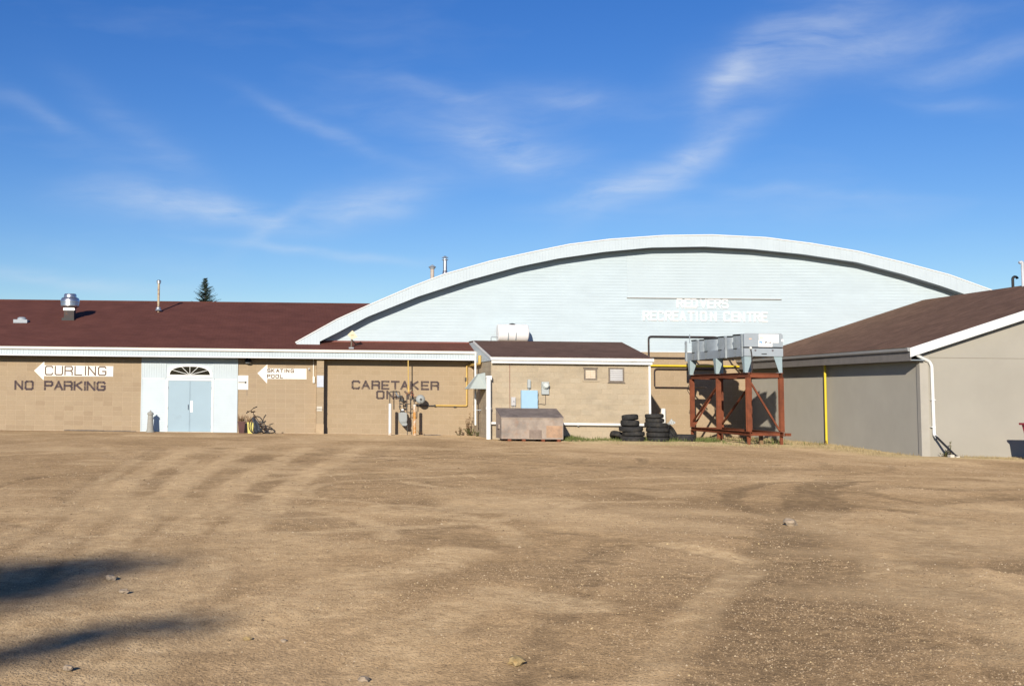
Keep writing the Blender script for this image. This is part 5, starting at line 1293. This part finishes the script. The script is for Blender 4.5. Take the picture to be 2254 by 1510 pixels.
# crumpled plastic sheet caught on the leaning tire
p = at(sx(1395), 880 + 535 / 10.245, 46.1)
m = MB(); nn = 7; V = []
for i in range(nn):
    for j in range(nn):
        u_, v_ = i / (nn - 1) - .5, j / (nn - 1) - .5
        V.append((p.x + u_ * .24 + .06 * v_, 46.05 + .06 * math.sin(7 * u_ + 5 * v_), p.z + v_ * .2 + .05 * math.cos(9 * u_ * v_ + 4 * u_) + (.03 if (i + j) % 2 else 0)))
fs = [(i * nn + j, (i + 1) * nn + j, (i + 1) * nn + j + 1, i * nn + j + 1) for i in range(nn - 1) for j in range(nn - 1)]
m.add(V + [(a, b + .012, c) for a, b, c in V], fs + [tuple(k + nn * nn for k in f[::-1]) for f in fs])
tag(m.build('plastic_sheet', 'plastic_grey', None, base=True), 'scrap of grey plastic caught behind the right tire stack', 'plastic')
# short white pipe on the arena wall
xx = ax(sx(1230), 915, 52.3); z1 = az(1460, 899, 52.3)
tag(MB().lathe([(.1, -.02), (.1, z1)], (xx, 52.3, 0), 16).build('wall_pipe', 'pvc', None, True, base=True), 'short white upright pipe against the arena block wall behind the tires', 'pipe')

# ------------------------------------------------------------------ steel frame and condenser
FXL, FXR = 16.41, 17.56; FY = (43.8, 46.78, 49.8); FZ0, FZ1 = .42, 2.55
t = thing('steel_frame', 'rust-red steel frame carrying the condenser', 'frame', ((FXL + FXR) / 2, 46.8, 0))
def hbeam(a, b, w_, d_, nm='post', mat='rust', web_up=(0, 1, 0)):
    """an H section from a to b"""
    a, b = Vector(a), Vector(b); tt = (b - a).normalized(); u = Vector(web_up); u = (u - tt * u.dot(tt)).normalized(); v = tt.cross(u)
    m = MB(); th = .014
    for s_ in (-1, 1): m.bar(a + u * s_ * (d_ / 2 - th / 2), b + u * s_ * (d_ / 2 - th / 2), w_, th, up=u)
    m.bar(a, b, th, d_ - 2 * th, up=u)
    return m.build(nm, mat, t)
for X_ in (FXL, FXR):
    for Y_ in FY:
        hbeam((X_, Y_, FZ0 + .07), (X_, Y_, FZ1 - .17), .15, .15, 'post')
for X_ in (FXL, FXR):
    hbeam((X_, FY[0] - .12, FZ1 - .085), (X_, FY[2] + .12, FZ1 - .085), .13, .17, 'top_beam', web_up=(0, 0, 1))
    hbeam((X_, FY[0] - .16, FZ0 - .01), (X_, FY[2] + .16, FZ0 - .01), .13, .14, 'bottom_beam', web_up=(0, 0, 1))
for Y_ in FY:
    hbeam((FXL + .068, Y_ - .0, FZ1 - .09), (FXR - .068, Y_, FZ1 - .09), .11, .16, 'cross_beam', web_up=(0, 0, 1))
    hbeam((FXL + .068, Y_, FZ0 - .01), (FXR - .068, Y_, FZ0 - .01), .11, .13, 'cross_beam', web_up=(0, 0, 1))
for X_ in (FXL, FXR):
    for Y_ in FY: hbeam((X_, Y_ + .05, -.1), (X_, Y_ + .05, FZ0 - .082), .09, .09, 'foot', 'rust')
MB().bar((FXL + .08, FY[0] - .02, FZ1 - .35), (FXR - .09, FY[0] - .02, FZ0 + .12), .06, .06).build('brace', 'rust', t)
MB().bar((FXL, FY[2] - .1, FZ0 + .30), (FXL, FY[1] + .1, FZ1 - .45), .06, .06).build('brace', 'rust', t)
MB().bar((FXR, FY[2] - .1, FZ0 + .2), (FXR, FY[1] + .1, FZ1 - .5), .06, .06).build('brace', 'rust', t)
MB().bar((FXL + .1, FY[2] + .03, FZ0 + .15), (FXR - .1, FY[2] + .03, FZ1 - .4), .06, .06).build('brace', 'rust', t)
MB().box(FXL + .55, FXL + .67, FY[0] + .45, FY[0] + .57, -.1, FZ0 - .09).build('timber_foot', 'wood_post', t)
MB().bar((FXR + .02, FY[0] - .22, FZ0 - .02), (FXR + .22, FY[0] - .22, FZ0 - .02), .1, .1).build('end_stub', 'rust', t)
MB().tube([(FXL - .09, FY[2] + .1, 2.15), (FXL - .16, FY[2] + .1, 1.95), (FXL - .02, FY[2] + .1, 1.7)], .012, 6).build('hook', 'pipe_dark', t)

cx0, cx1, cy0, cy1 = 16.30, 17.67, 43.82, 50.15
cz0, cz1, czm = 3.13, 3.94, 3.44
t = thing('condenser', 'grey galvanised rooftop-style condenser with four round fan shrouds on the steel frame', 'condenser', ((cx0 + cx1) / 2, 47, FZ1))
MB().box(cx0 + .05, cx1 - .05, cy0 + .15, cy1 - .02, cz0, czm - .02).build('coil_tray', 'galv_dull', t)
stn = (cy0 + .20, 45.67, 48.7, cy1)
for i, y in enumerate(stn):
    wdt = .10
    p = MB().box(cx0 - .03, cx0 + .04, y - wdt / 2, y + wdt / 2, cz0 - .02, cz1 - .02).build('divider_plate', 'galv', t)
    MB().box(cx1 - .04, cx1 + .03, y - wdt / 2, y + wdt / 2, cz0 - .02, cz1 - .02).build('divider_plate', 'galv', t)
    for zz_ in (cz1 - .12, czm + .02): MB().lathe([(.02, -.012), (.02, 0)], (cx0 - .03, y, zz_), 8, 'x').build('bolt', 'label_dark', p)
cells = [(stn[0], stn[1]), (stn[1], (stn[1] + stn[2]) / 2), ((stn[1] + stn[2]) / 2, stn[2]), (stn[2], stn[3])]
xm_ = (cx0 + cx1) / 2
for (a, b) in cells:
    yc = (a + b) / 2; r = .655
    sh = MB().lathe([(r, czm), (r, cz1 - .03), (r + .012, cz1 - .03), (r + .012, cz1 - .01), (r - .02, cz1 - .01), (r - .03, czm)], (xm_, yc, 0), 40, cap=False).build('fan_shroud', 'galv', t, True)
    MB().lathe([(r + .014, cz1 - .055), (r + .02, cz1 - .005), (r - .02, cz1), (r - .025, cz1 - .05)], (xm_, yc, 0), 40, cap=False).build('rim', 'black', sh, True)
    gr = MB()
    for rr in (.16, .3, .44, .58): gr.tube([(xm_ + rr * math.cos(q), yc + rr * math.sin(q), cz1 - .015) for q in np.linspace(0, 2 * math.pi, 25)[:-1]], .006, 5, closed=True)
    for q in range(8): gr.tube([(xm_, yc, cz1 - .02), (xm_ + r * math.cos(q * math.pi / 4), yc + r * math.sin(q * math.pi / 4), cz1 - .02)], .006, 5)
    gr.build('fan_guard', 'black', sh)
    fb = MB().lathe([(.12, czm + .18), (.12, czm + .3)], (xm_, yc, 0), 14)
    for q in range(5):
        a_ = q * 2 * math.pi / 5; u = Vector((math.cos(a_), math.sin(a_), 0)); v = Vector((-u.y, u.x, 0))
        p0 = Vector((xm_, yc, czm + .24)); fb.hexa([p0 + u * .1 - v * .08 - Vector((0, 0, .04)), p0 + u * .6 - v * .14 - Vector((0, 0, .05)), p0 + u * .6 + v * .14 + Vector((0, 0, .05)), p0 + u * .1 + v * .08 + Vector((0, 0, .04))],
                [p0 + u * .1 - v * .08 - Vector((0, 0, .03)), p0 + u * .6 - v * .14 - Vector((0, 0, .04)), p0 + u * .6 + v * .14 + Vector((0, 0, .06)), p0 + u * .1 + v * .08 + Vector((0, 0, .05))])
    fb.build('fan_blades', 'label_dark', sh)
    MB().box(cx0 + .06, cx1 - .06, a + .02, b - .02, czm - .02, czm - .0).build('cell_deck', 'galv_dull', t)
    # round lower bulge under the shroud at the side
    MB().lathe([(r - .01, cz0 + .02), (r - .01, czm - .03)], (xm_, yc, 0), 40, cap=False).build('coil_skirt', 'galv', t, True)
    MB().lathe([(r + .004, czm - .035), (r + .004, czm - .002)], (xm_, yc, 0), 40, cap=False).build('shadow_joint', 'black', t, True)
# near end panel
ep = MB().prism([(cx0 + .0, czm + .02), (cx1, czm + .02), (cx1, cz1 - .06), (cx1 - .05, cz1), (cx0 + .09, cz1), (cx0 + .0, cz1 - .03)], cy0, cy0 + .16).build('end_panel', 'galv_dull', t)
MB().box(cx0 + .02, cx1 - .03, cy0 + .012, cy0 + .15, czm - .03, czm + .019).build('end_joint', 'black', t)
lp = MB().box(cx0, cx1, cy0, cy0 + .16, cz0, czm - .031).build('end_tray', 'galv_dull', t)
e8 = lambda x, y: at(1640 + x / 21.57, 720 + y / 21.57, cy0)
for (x, y) in ((488, 1100), (1307, 1110)):
    p = e8(x, y); MB().lathe([(.035, -.014), (.035, -.002)], (p.x, cy0, p.z), 14, 'y').build('gauge_knob', 'label_dark', lp, True)
a, b = e8(780, 1255), e8(1030, 1295); MB().box(a.x, b.x, cy0 - .012, cy0 - .002, b.z, a.z).build('drain_slot', 'black', lp)
a, b = e8(648, 335), e8(1600, 752); MB().box(a.x, b.x, cy0 - .004, cy0 - .001, b.z, a.z).build('white_label', 'letter_white', ep)
a, b = e8(630, 620), e8(1295, 945); lab = MB().box(a.x, b.x, cy0 - .008, cy0 - .0045, b.z, a.z).build('logo_label', 'letter_white', ep)
sc = lambda v: 1640 + v / 21.57
def lw(spec, y0, y1, mat, wd, sw): return words(ep, 'label_print', spec, 720 + y0 / 21.57, 720 + y1 / 21.57, 1690, cy0, mat, wd, sw, sc, .0006, .0095)
lw([('R2', 735)], 665, 780, 'sky_label', .085, .022)
lw([('E', 825), ('F', 890)], 705, 785, 'sky_label_pale', .05, .012)
lw([('P', 990)], 670, 790, 'label_dark', .07, .022)
lw([('L', 1070), ('U', 1140), ('S', 1210)], 705, 790, 'label_dark', .05, .012)
a, b = e8(690, 850), e8(1230, 900); MB().box(a.x, b.x, cy0 - .0095, cy0 - .0085, b.z, a.z).build('label_print', 'sky_label_pale', ep)
for (x, y) in ((920, 490), (1010, 540), (1120, 570)):
    a, b = e8(x, y), e8(x + 100, y - 85); MB().bar((a.x, cy0 - .0055, a.z), (b.x, cy0 - .0055, b.z), .012, .002, up=(0, 1, 0)).build('label_print', 'brick_infill', ep)
a, b = e8(680, 460), e8(870, 560); MB().prism([(a.x, a.z), (b.x, a.z), (b.x, b.z - .05), (b.x - .04, b.z), (a.x, b.z)], cy0 - .006, cy0 - .0045).build('label_print', simple('peach_print', (.80, .66, .55), .6), ep)
a, b = e8(190, 530), e8(310, 640); MB().box(a.x, b.x, cy0 - .004, cy0 - .001, a.z - .04, a.z).build('warning_mark', 'label_orange', ep)
a, b = e8(1720, 575), e8(1815, 690); MB().box(a.x, b.x, cy0 - .004, cy0 - .001, b.z, a.z).build('small_label', 'letter_white', ep)
# label on the nearest shroud side
# tapered legs, an angle of two plates each
for y in (cy0 + .06, 46.78, 49.75):
    for s_, X_ in ((1, cx0 + .02), (-1, cx1 - .02)):
        m = MB(); w0, w1 = .30, .11
        xa, xb = X_, X_ + s_ * .012
        m.prism([(X_, FZ1 + .002), (X_ + s_ * w1, FZ1 + .002), (X_ + s_ * w0, cz0 - .001), (X_, cz0 - .001)], y - .012, y)
        pts = [(y, FZ1 + .002), (y + w1, FZ1 + .002), (y + w0, cz0 - .001), (y, cz0 - .001)]
        m.xprism(pts, min(xa, xb), max(xa, xb)); leg = m.build('leg', 'galv_leg', t)
        MB().box(min(X_, X_ + s_ * .16), max(X_, X_ + s_ * .16), y - .02, y + .16, FZ1 + .0, FZ1 + .014).build('foot_plate', 'galv_leg', leg)
MB().tube([e8(245, 985) + Vector((0, -.03, 0)), e8(290, 1300) + Vector((0, -.05, 0)), at(1656, 810, cy0 - .04), at(1653, 826, cy0 + .0)], .022, 8).build('power_cable', 'pipe_dark', t, True)
pc = e8(245, 990); MB().lathe([(.04, -.06), (.04, 0)], (pc.x, cy0, pc.z), 10, 'y').build('cable_gland', 'cream', t, True)
pz = at(1518, 738, cy1); MB().bar((pz.x, cy1, cz1 - .1), (pz.x, cy1, az(1518, 736, cy1)), .035, .02).build('stand_bracket', 'galv', t)
# refrigerant pipes between shed and condenser
def pipe(name, label, pts, r, mat='pipe_dark', rad=.12):
    o = MB().tube(elbow(pts, rad), r, 10).build(name, mat, None, True, base=True); return tag(o, label, 'pipe', 'refrigerant pipes')
Yq = YA - .085
pB, pC = at(1427.5, 740.5, Yq), at(1573, 742, Yq)
pipe('refrigerant_pipe', 'dark pipe looping high over the shed roof to the top of the condenser', [(pB.x, Yq, 2.9), (pB.x, Yq, pB.z), (pC.x, Yq, pB.z), (pC.x, Yq - 1.0, pB.z - .12), (pC.x - .1, 50.2, 3.9), (pC.x - .1, 49.2, 3.85)], .038)
a, b, c = at(1441, 852, Yq), at(1441, 812, Yq), at(1576, 813.5, Yq)
pipe('refrigerant_pipe', 'dark pipe bent in a loop on the arena wall, level with the condenser legs', [(a.x, Yq, a.z + .05), (a.x, Yq, b.z), (c.x, Yq, b.z), (c.x, 50.3, b.z + .05)], .03)
a, b = at(1443, 787.5, Yq), at(1512, 788, Yq)
pipe('refrigerant_pipe', 'short straight dark pipe from the shed roof edge to the condenser end', [(a.x - .6, Yq, a.z), (b.x + .3, Yq, a.z), (b.x + .2, 50.1, a.z - .05)], .03)
a, b = at(1442, 852.5, Yq), at(1515, 852.5, Yq)
pipe('refrigerant_pipe', 'lower dark pipe running from the shed shadow to the frame post', [(a.x, Yq, a.z), (b.x, Yq, a.z), (b.x - .1, 50.0, a.z)], .03)
# bright yellow gas line on the right
xg = XR - .14
pt = at(1812.5, 797, 44.8); zt = pt.z
tag(MB().tube(elbow([(xg, 44.8, -.1), (xg, 44.8, zt), (xg, YA - .14, zt), (XS1 - .2, YA - .14, zt)], .08), .042, 12).build('gas_line', 'yellow', None, True, base=True), 'bright yellow gas line rising beside the stucco wall and running back to the shed', 'pipe')
# splash blocks and red bin at the right edge
q = at(2094, 1006, YR - .8)
for (dx, dy, w_, h_, lb) in ((0, 0, .12, .13, 'left'), (.145, -.05, .1, .09, 'right')):
    zg_ = gz(q.x + dx, YR - .8) - .02
    tag(MB().box(q.x + dx - w_ / 2, q.x + dx + w_ / 2, YR - .87 + dy, YR - .7 + dy, zg_, zg_ + h_).build('splash_block', 'concrete', None, base=True), 'pale concrete block under the drain end, the %s of two' % lb, 'concrete block', 'splash blocks')
Yc = 35.6
a = at(2242.5, 930.5, Yc + 1.2); b = at(2252, 966, Yc); zg_ = gz(a.x, Yc) - .02
t = thing('red_bin', 'red metal waste bin cut off by the right edge of the photo', 'bin', (a.x + .7, Yc + .5, zg_))
MB().xprism([(Yc + .1, b.z), (Yc + 1.0, b.z), (Yc + 1.15, a.z - .06), (Yc, a.z - .06)], a.x + .055, a.x + 1.5).build('body', 'red_bin', t)
MB().box(a.x, a.x + 1.6, Yc - .05, Yc + 1.2, a.z - .06, a.z).build('rim', 'red_bin', t)
for xx in (a.x + .16, a.x + 1.35):
    for yy in (Yc + .2, Yc + .85): MB().box(xx, xx + .1, yy, yy + .1, zg_, b.z + .005).build('leg', 'red_bin', t)

# ------------------------------------------------------------------ trees
def spruce(loc, H, label, wide=.19):
    t = thing('spruce_tree', label, 'tree', loc); x, y, z = loc
    MB().lathe([(H * .016, -.2), (H * .010, H * .6), (.012, H * .98)], loc, 8).build('trunk', 'bark', t, True)
    V = []; Fc = []; r_ = random.Random(5)
    n_lv = int(H * 13)
    for i in range(n_lv):
        f = i / n_lv; hz = H * (.12 + .88 * f); L0 = max(.05, H * wide * (1 - f) ** .85)
        for k in range(7 if f < .8 else 5):
            a = r_.uniform(0, 6.283); Lb = L0 * r_.uniform(.5, 1.12); up = -.10 + .55 * f * f
            d = Vector((math.cos(a), math.sin(a), up)).normalized(); s_ = Vector((-d.y, d.x, 0))
            nseg = max(3, int(Lb / .07))
            for q in range(nseg):
                u = (q + .6) / nseg; p = Vector((x, y, z + hz)) + d * (Lb * u) + Vector((0, 0, .10 * Lb * u * u))
                ln = (.055 + .10 * (1 - u)) * min(1.6, .7 + H * .035)
                for sg in (-1, 1, 0):
                    e = p + (s_ * sg * r_.uniform(.7, 1.1) + d * r_.uniform(.5, 1.0) + Vector((0, 0, r_.uniform(-.5, .45)))) * ln
                    wv_ = Vector((r_.uniform(-1, 1), r_.uniform(-1, 1), r_.uniform(-1, 1))).normalized() * ln * .28
                    b = len(V); V += [p - wv_, p + wv_, e]; Fc.append((b, b + 1, b + 2))
    m = MB(); m.v = [tuple(v) for v in V]; m.f = Fc; m.build('crown', 'needle', t)
    return t
b = at(452, 612, 76)
spruce((b.x + .0, 76, 0), b.z, 'dark spruce tree top rising behind the maroon roof', .44)

def shade_tree():
    """broad tree behind the camera whose crown throws the shade at the lower left"""
    t = thing('shade_tree', 'leafy tree left of the camera that throws shade on the gravel', 'tree', (-24, -38, 0))
    back = lambda gx, gy, z: Vector((gx, gy, 0)) - SUN_DIR * (z / -SUN_DIR.z) * 1.0
    r_ = random.Random(3)
    MB().tube([(-24, -38, -.3), (-23.7, -37.7, 4), (-23, -37.2, 8.4)], [.45, .34, .22], 10).build('trunk', 'bark', t, True)
    clumps = []
    for (ga, gb, za, zb, n, rad) in (((-2.2, 10.4), (-8, 7.5), 6.2, 7.0, 16, .75), ((-1.5, 12.0), (-4.5, 10.8), 7.4, 7.2, 8, .33), ((-2.0, 11.5), (-3.0, 9.7), 7.0, 6.6, 7, .42), ((-.75, 9.3), (-2.6, 6.9), 5.7, 5.6, 9, .17), ((-2.6, 6.9), (-6, 5.2), 5.6, 6.0, 8, .5), ((-6, 8), (-10, 5), 6.0, 8.0, 16, 1.1)):
        for i in range(n):
            f = i / (n - 1); gx = ga[0] + (gb[0] - ga[0]) * f; gy = ga[1] + (gb[1] - ga[1]) * f; zc = (za + (zb - za) * f) * 2.0
            clumps.append((back(gx + r_.uniform(-.15, .15), gy + r_.uniform(-.35, .35), zc), rad * r_.uniform(.6, 1.15)))
    V = []; Fc = []
    for c, rad in clumps:
        for k in range(int(105 * rad / .5)):
            p = c + Vector((r_.gauss(0, 1), r_.gauss(0, 1), r_.gauss(0, .35))) * rad * .72
            a = Vector((r_.uniform(-1, 1), r_.uniform(-1, 1), r_.uniform(-1, 1))).normalized() * .09; bb_ = a.cross(Vector((r_.uniform(-1, 1), r_.uniform(-1, 1), r_.uniform(-1, 1)))).normalized() * .05
            b = len(V); V += [p - a, p + bb_, p + a, p - bb_]; Fc.append((b, b + 1, b + 2, b + 3))
    m = MB(); m.v = [tuple(v) for v in V]; m.f = Fc; m.build('crown', 'leaf', t)
    top = Vector((-23, -37.2, 8.4)); limb = MB()
    for c, rad in clumps[::5]: limb.tube([top - Vector((0, 0, .4)), top.lerp(c, .5) + Vector((0, 0, .25)), c], [.09, .045, .012], 6)
    limb.build('limbs', 'bark', t, True)
shade_tree()

# ------------------------------------------------------------------ ground cover
def blades(name, mat, pts, hmin, hmax, wd, lean=.5, n_per=1, parent=None):
    V = []; Fc = []
    for (x, y, sc_) in pts:
        z = gz_arr[(x, y)] if False else 0
        h = random.uniform(hmin, hmax) * sc_; a = random.uniform(0, 6.283); l = random.uniform(0, lean) * h
        p = Vector((x, y, gz(x, y) - .01)); s_ = Vector((math.cos(a + 1.57), math.sin(a + 1.57), 0)) * wd * random.uniform(.6, 1.3); d = Vector((math.cos(a) * l, math.sin(a) * l, h))
        b = len(V); V += [p - s_, p + s_, p + d * .55 + s_ * .7 + Vector((0, 0, h * .06)), p + d * .55 - s_ * .7 + Vector((0, 0, h * .06)), p + d]
        Fc += [(b, b + 1, b + 2, b + 3), (b + 3, b + 2, b + 4)]
    m = MB(); m.v = [tuple(v) for v in V]; m.f = Fc; return m.build(name, mat, parent)
def spread(n, x0, x1, y0, y1, fn=lambda x, y: 1):
    out = []
    while len(out) < n:
        x, y = random.uniform(x0, x1), random.uniform(y0, y1); s_ = fn(x, y)
        if random.random() < s_: out.append((x, y, .5 + .5 * s_ + random.uniform(-.2, .3)))
    return out
nv = lambda x, y, s=1.2: float(vnoise(np.array([x]), np.array([y]), s, 77)[0])
dg = simple('dry_grass', (.40, .31, .16), .9, var=.3, scale=3)
gg = simple('green_grass', (.13, .155, .045), .85, var=.35, scale=3)
def stuff(o, lb, cat): tag(o, lb, cat, None, 'stuff'); return o
stuff(blades('green_grass', gg, spread(4600, 10.2, 16.2, 45.0, 47.05, lambda x, y: nv(x, y) * (1 if y > 45.7 else .35)) + spread(700, 15.5, 19.3, 43.4, 49, lambda x, y: nv(x, y) ** 2), .07, .24, .010), 'patch of short green grass at the foot of the shed and frame', 'grass')
stuff(blades('dry_grass', dg, spread(3000, 11.5, 19.6, 42.4, 46.2, lambda x, y: nv(x, y) ** 1.5) + spread(3600, 18.3, 19.68, 38.2, 52, lambda x, y: .3 + .7 * nv(x, y)) + spread(1500, 20.4, 24.5, 37.2, 38.35, lambda x, y: nv(x, y)), .03, .14, .007, .9), 'dry straw-coloured grass along the stucco hall wall', 'grass')
def weed(px, pyb, Y, H, n, label, mats=('weed', 'weed_dead'), spreadx=.18, lw_=.05):
    b = at(px, pyb, Y); z = gz(b.x, Y)
    t = thing('weed', label, 'plant', (b.x, Y, z))
    st = MB(); lf = MB()
    for i in range(n):
        a = random.uniform(0, 6.283); hh = H * random.uniform(.35, 1); tip = Vector((b.x + math.cos(a) * spreadx * random.uniform(.2, 1), Y + math.sin(a) * .12, z + hh)); base = Vector((b.x + random.uniform(-.06, .06), Y + random.uniform(-.04, .04), z - .02))
        st.tube([base, base.lerp(tip, .5) + Vector((random.uniform(-.03, .03), 0, 0)), tip], [.008, .006, .003], 5)
        for k in range(int(10 + hh * 26)):
            f = random.uniform(.15, 1); p = base.lerp(tip, f); d = Vector((random.uniform(-1, 1), random.uniform(-1, 1), random.uniform(-.3, .8))).normalized() * lw_ * random.uniform(.6, 1.4); s_ = d.cross(Vector((random.uniform(-1, 1), random.uniform(-1, 1), 1))).normalized() * lw_ * .32
            lf.add([p, p + d * .5 + s_, p + d, p + d * .5 - s_], [(0, 1, 2, 3)])
    st.build('stems', mats[1], t); lf.build('leaves', mats[0], t)
weed(1030, 953, 51.1, .95, 7, 'tall dry weed in the corner below the yellow pipe', ('weed_dead', 'weed_dead'), .14, .06)
weed(1034, 955, 50.9, .32, 10, 'low green weed clump at the foot of the tall dry weed', ('weed', 'weed_dead'), .3, .07)
weed(1010, 955, 51.1, .38, 6, 'small brown-green weed left of the tall dry weed', ('weed_dead', 'weed'), .2, .06)
weed(1050, 955, 50.2, .22, 6, 'small green weed beside the white standpipe', ('weed', 'weed_dead'), .18, .06)
weed(926, 953, 51.3, .2, 4, 'sparse dry weed right of the rusty guard post', ('weed_dead', 'weed_dead'), .2, .04)
weed(2089, 1004, YR - .25, .55, 4, 'tall thin weed behind the black drain extension', ('weed', 'weed_dead'), .06, .045)
weed(2082, 1006, YR - .2, .26, 9, 'low dark weed clump beside the black drain extension', ('weed', 'weed_dead'), .22, .05)
weed(1668, 968, 44.9, .35, 6, 'weed growing at the near foot of the steel frame', ('weed', 'weed_dead'), .3, .05)
weed(1570, 968, 47.6, .3, 6, 'pale weed under the middle of the steel frame', ('weed', 'weed_dead'), .2, .05)
weed(1816, 984, 44.6, .18, 4, 'tiny weed at the foot of the yellow gas line', ('weed_dead', 'weed_dead'), .15, .04)
# ---- dirt hose / dark scraps lying by the walls
def scrap(px0, px1, py, Y, label, r=.025):
    a, b = at(px0, py, Y), at(px1, py + .6, Y); z = gz((a.x + b.x) / 2, Y) + r * .8
    n = 9; pts = [(a.x + (b.x - a.x) * i / n, Y + .05 * math.sin(i * 1.3), z + .004 * math.sin(i * 2.1)) for i in range(n + 1)]
    tag(MB().tube(pts, [r * (.5 + .5 * math.sin(math.pi * (i + .3) / (n + .6))) for i in range(n + 1)], 6).build('hose', 'wood_dark', None, True, base=True), label, 'hose')
scrap(141, 230, 947.5, 51.3, 'dark strip lying along the wall base under the CURLING sign', .035)
scrap(228, 300, 949.5, 51.2, 'brown strip lying on the dirt left of the entry', .025)
scrap(932, 970, 954.5, 50.7, 'dark hose piece lying right of the guard posts', .025)

# stones
def stone_mesh(r, seed, name, mat):
    bm = bmesh.new(); bmesh.ops.create_icosphere(bm, subdivisions=2, radius=r); rr = random.Random(seed)
    o3 = [Vector((rr.uniform(-1, 1), rr.uniform(-1, 1), rr.uniform(-1, 1))) for _ in range(5)]
    for v in bm.verts:
        k = 1 + .22 * sum(math.sin(3 * v.co.normalized().dot(o) * 2 + i) for i, o in enumerate(o3)) / 2; v.co *= k; v.co.z *= .62
    me = bpy.data.meshes.new(name); bm.to_mesh(me); bm.free(); me.materials.append(M[mat]); return me
for i, (px, py, r, mat, lb) in enumerate([(245, 1273, .05, 'stonew', 'pinkish stone at the edge of the tree shade'), (1137, 1455, .052, 'stoney', 'yellow-brown stone lying on the gravel near the bottom centre'),
        (1740, 1151, .09, 'stonew', 'pale stone beside the dark wheel track'), (545, 1397, .028, 'stoney', 'small yellow stone on the gravel left of centre'), (800, 1492, .035, 'stonew', 'pale stone at the bottom edge left of centre'),
        (625, 1400, .022, 'stonew', 'small white stone near the bottom, between the tree shade and the centre'), (273, 1301, .035, 'stonew', 'stone just below the pinkish stone'), (150, 1470, .03, 'stonew', 'stone near the lower left corner')]):
    x, y = gp(px, py); o = bpy.data.objects.new('stone', stone_mesh(r, i, 'stone', mat)); C.objects.link(o); o.location = (x, y, gz(x, y) + r * .25); tag(o, lb, 'stone', 'loose stones on the gravel')
def pebbles():
    """fine gravel: tiny four-sided stones half sunk in the ground, sparser where the dirt is packed"""
    n = 210000
    Yv = 5.4 * np.exp(rng.uniform(0, 1, n) * math.log(40 / 5.4)); Xv = rng.uniform(-.28, .66, n) * Yv
    dk, pl, vg = dirt_masks(Xv, Yv)
    prob = np.clip(.18 + 1.0 * sst(vnoise(Xv, Yv, .6, 51) * .55 + vnoise(Xv, Yv, 2.1, 52) * .45, .35, .68), 0, 1) * (1 - .75 * pl)
    prob = prob * (1 - .7 * sst(Yv, 9, 26)); keep = rng.random(n) < prob; Xv, Yv = Xv[keep], Yv[keep]; n = len(Xv); Zv = height(Xv, Yv) - .026 * dk[keep]
    r_ = (.0050 + .0085 * rng.random(n) ** 2.5 + .014 * (rng.random(n) > .996)) * np.clip(.55 + Yv * .055, .8, 2.0)
    base = np.array([(1, 0, -.35), (0, 1, -.35), (-1, 0, -.35), (0, -1, -.35), (0, 0, .55)], float); fcs = np.array([(0, 1, 4), (1, 2, 4), (2, 3, 4), (3, 0, 4)])
    ang = rng.uniform(0, 6.283, n); jit = rng.uniform(.65, 1.35, (n, 5, 3))
    P = base[None] * jit * r_[:, None, None]; P[:, 4, :2] += rng.uniform(-.45, .45, (n, 2)) * r_[:, None]
    ca, sa = np.cos(ang)[:, None], np.sin(ang)[:, None]
    Q = np.stack([P[..., 0] * ca - P[..., 1] * sa, P[..., 0] * sa + P[..., 1] * ca, P[..., 2]], -1) + np.stack([Xv, Yv, Zv], 1)[:, None, :]
    FF = (fcs[None] + (np.arange(n) * 5)[:, None, None]).reshape(-1, 3).astype(np.int32)
    me = bpy.data.meshes.new('gravel'); me.vertices.add(n * 5); me.vertices.foreach_set('co', Q.reshape(-1).astype(np.float32))
    me.loops.add(FF.size); me.loops.foreach_set('vertex_index', FF.ravel()); me.polygons.add(len(FF))
    me.polygons.foreach_set('loop_start', np.arange(0, FF.size, 3, dtype=np.int32)); me.polygons.foreach_set('loop_total', np.full(len(FF), 3, np.int32)); me.update(); me.validate()
    me.materials.append(M['pebble'])
    o = bpy.data.objects.new('gravel', me); C.objects.link(o); stuff(o, 'loose gravel stones scattered over the parking lot', 'gravel')
pebbles()
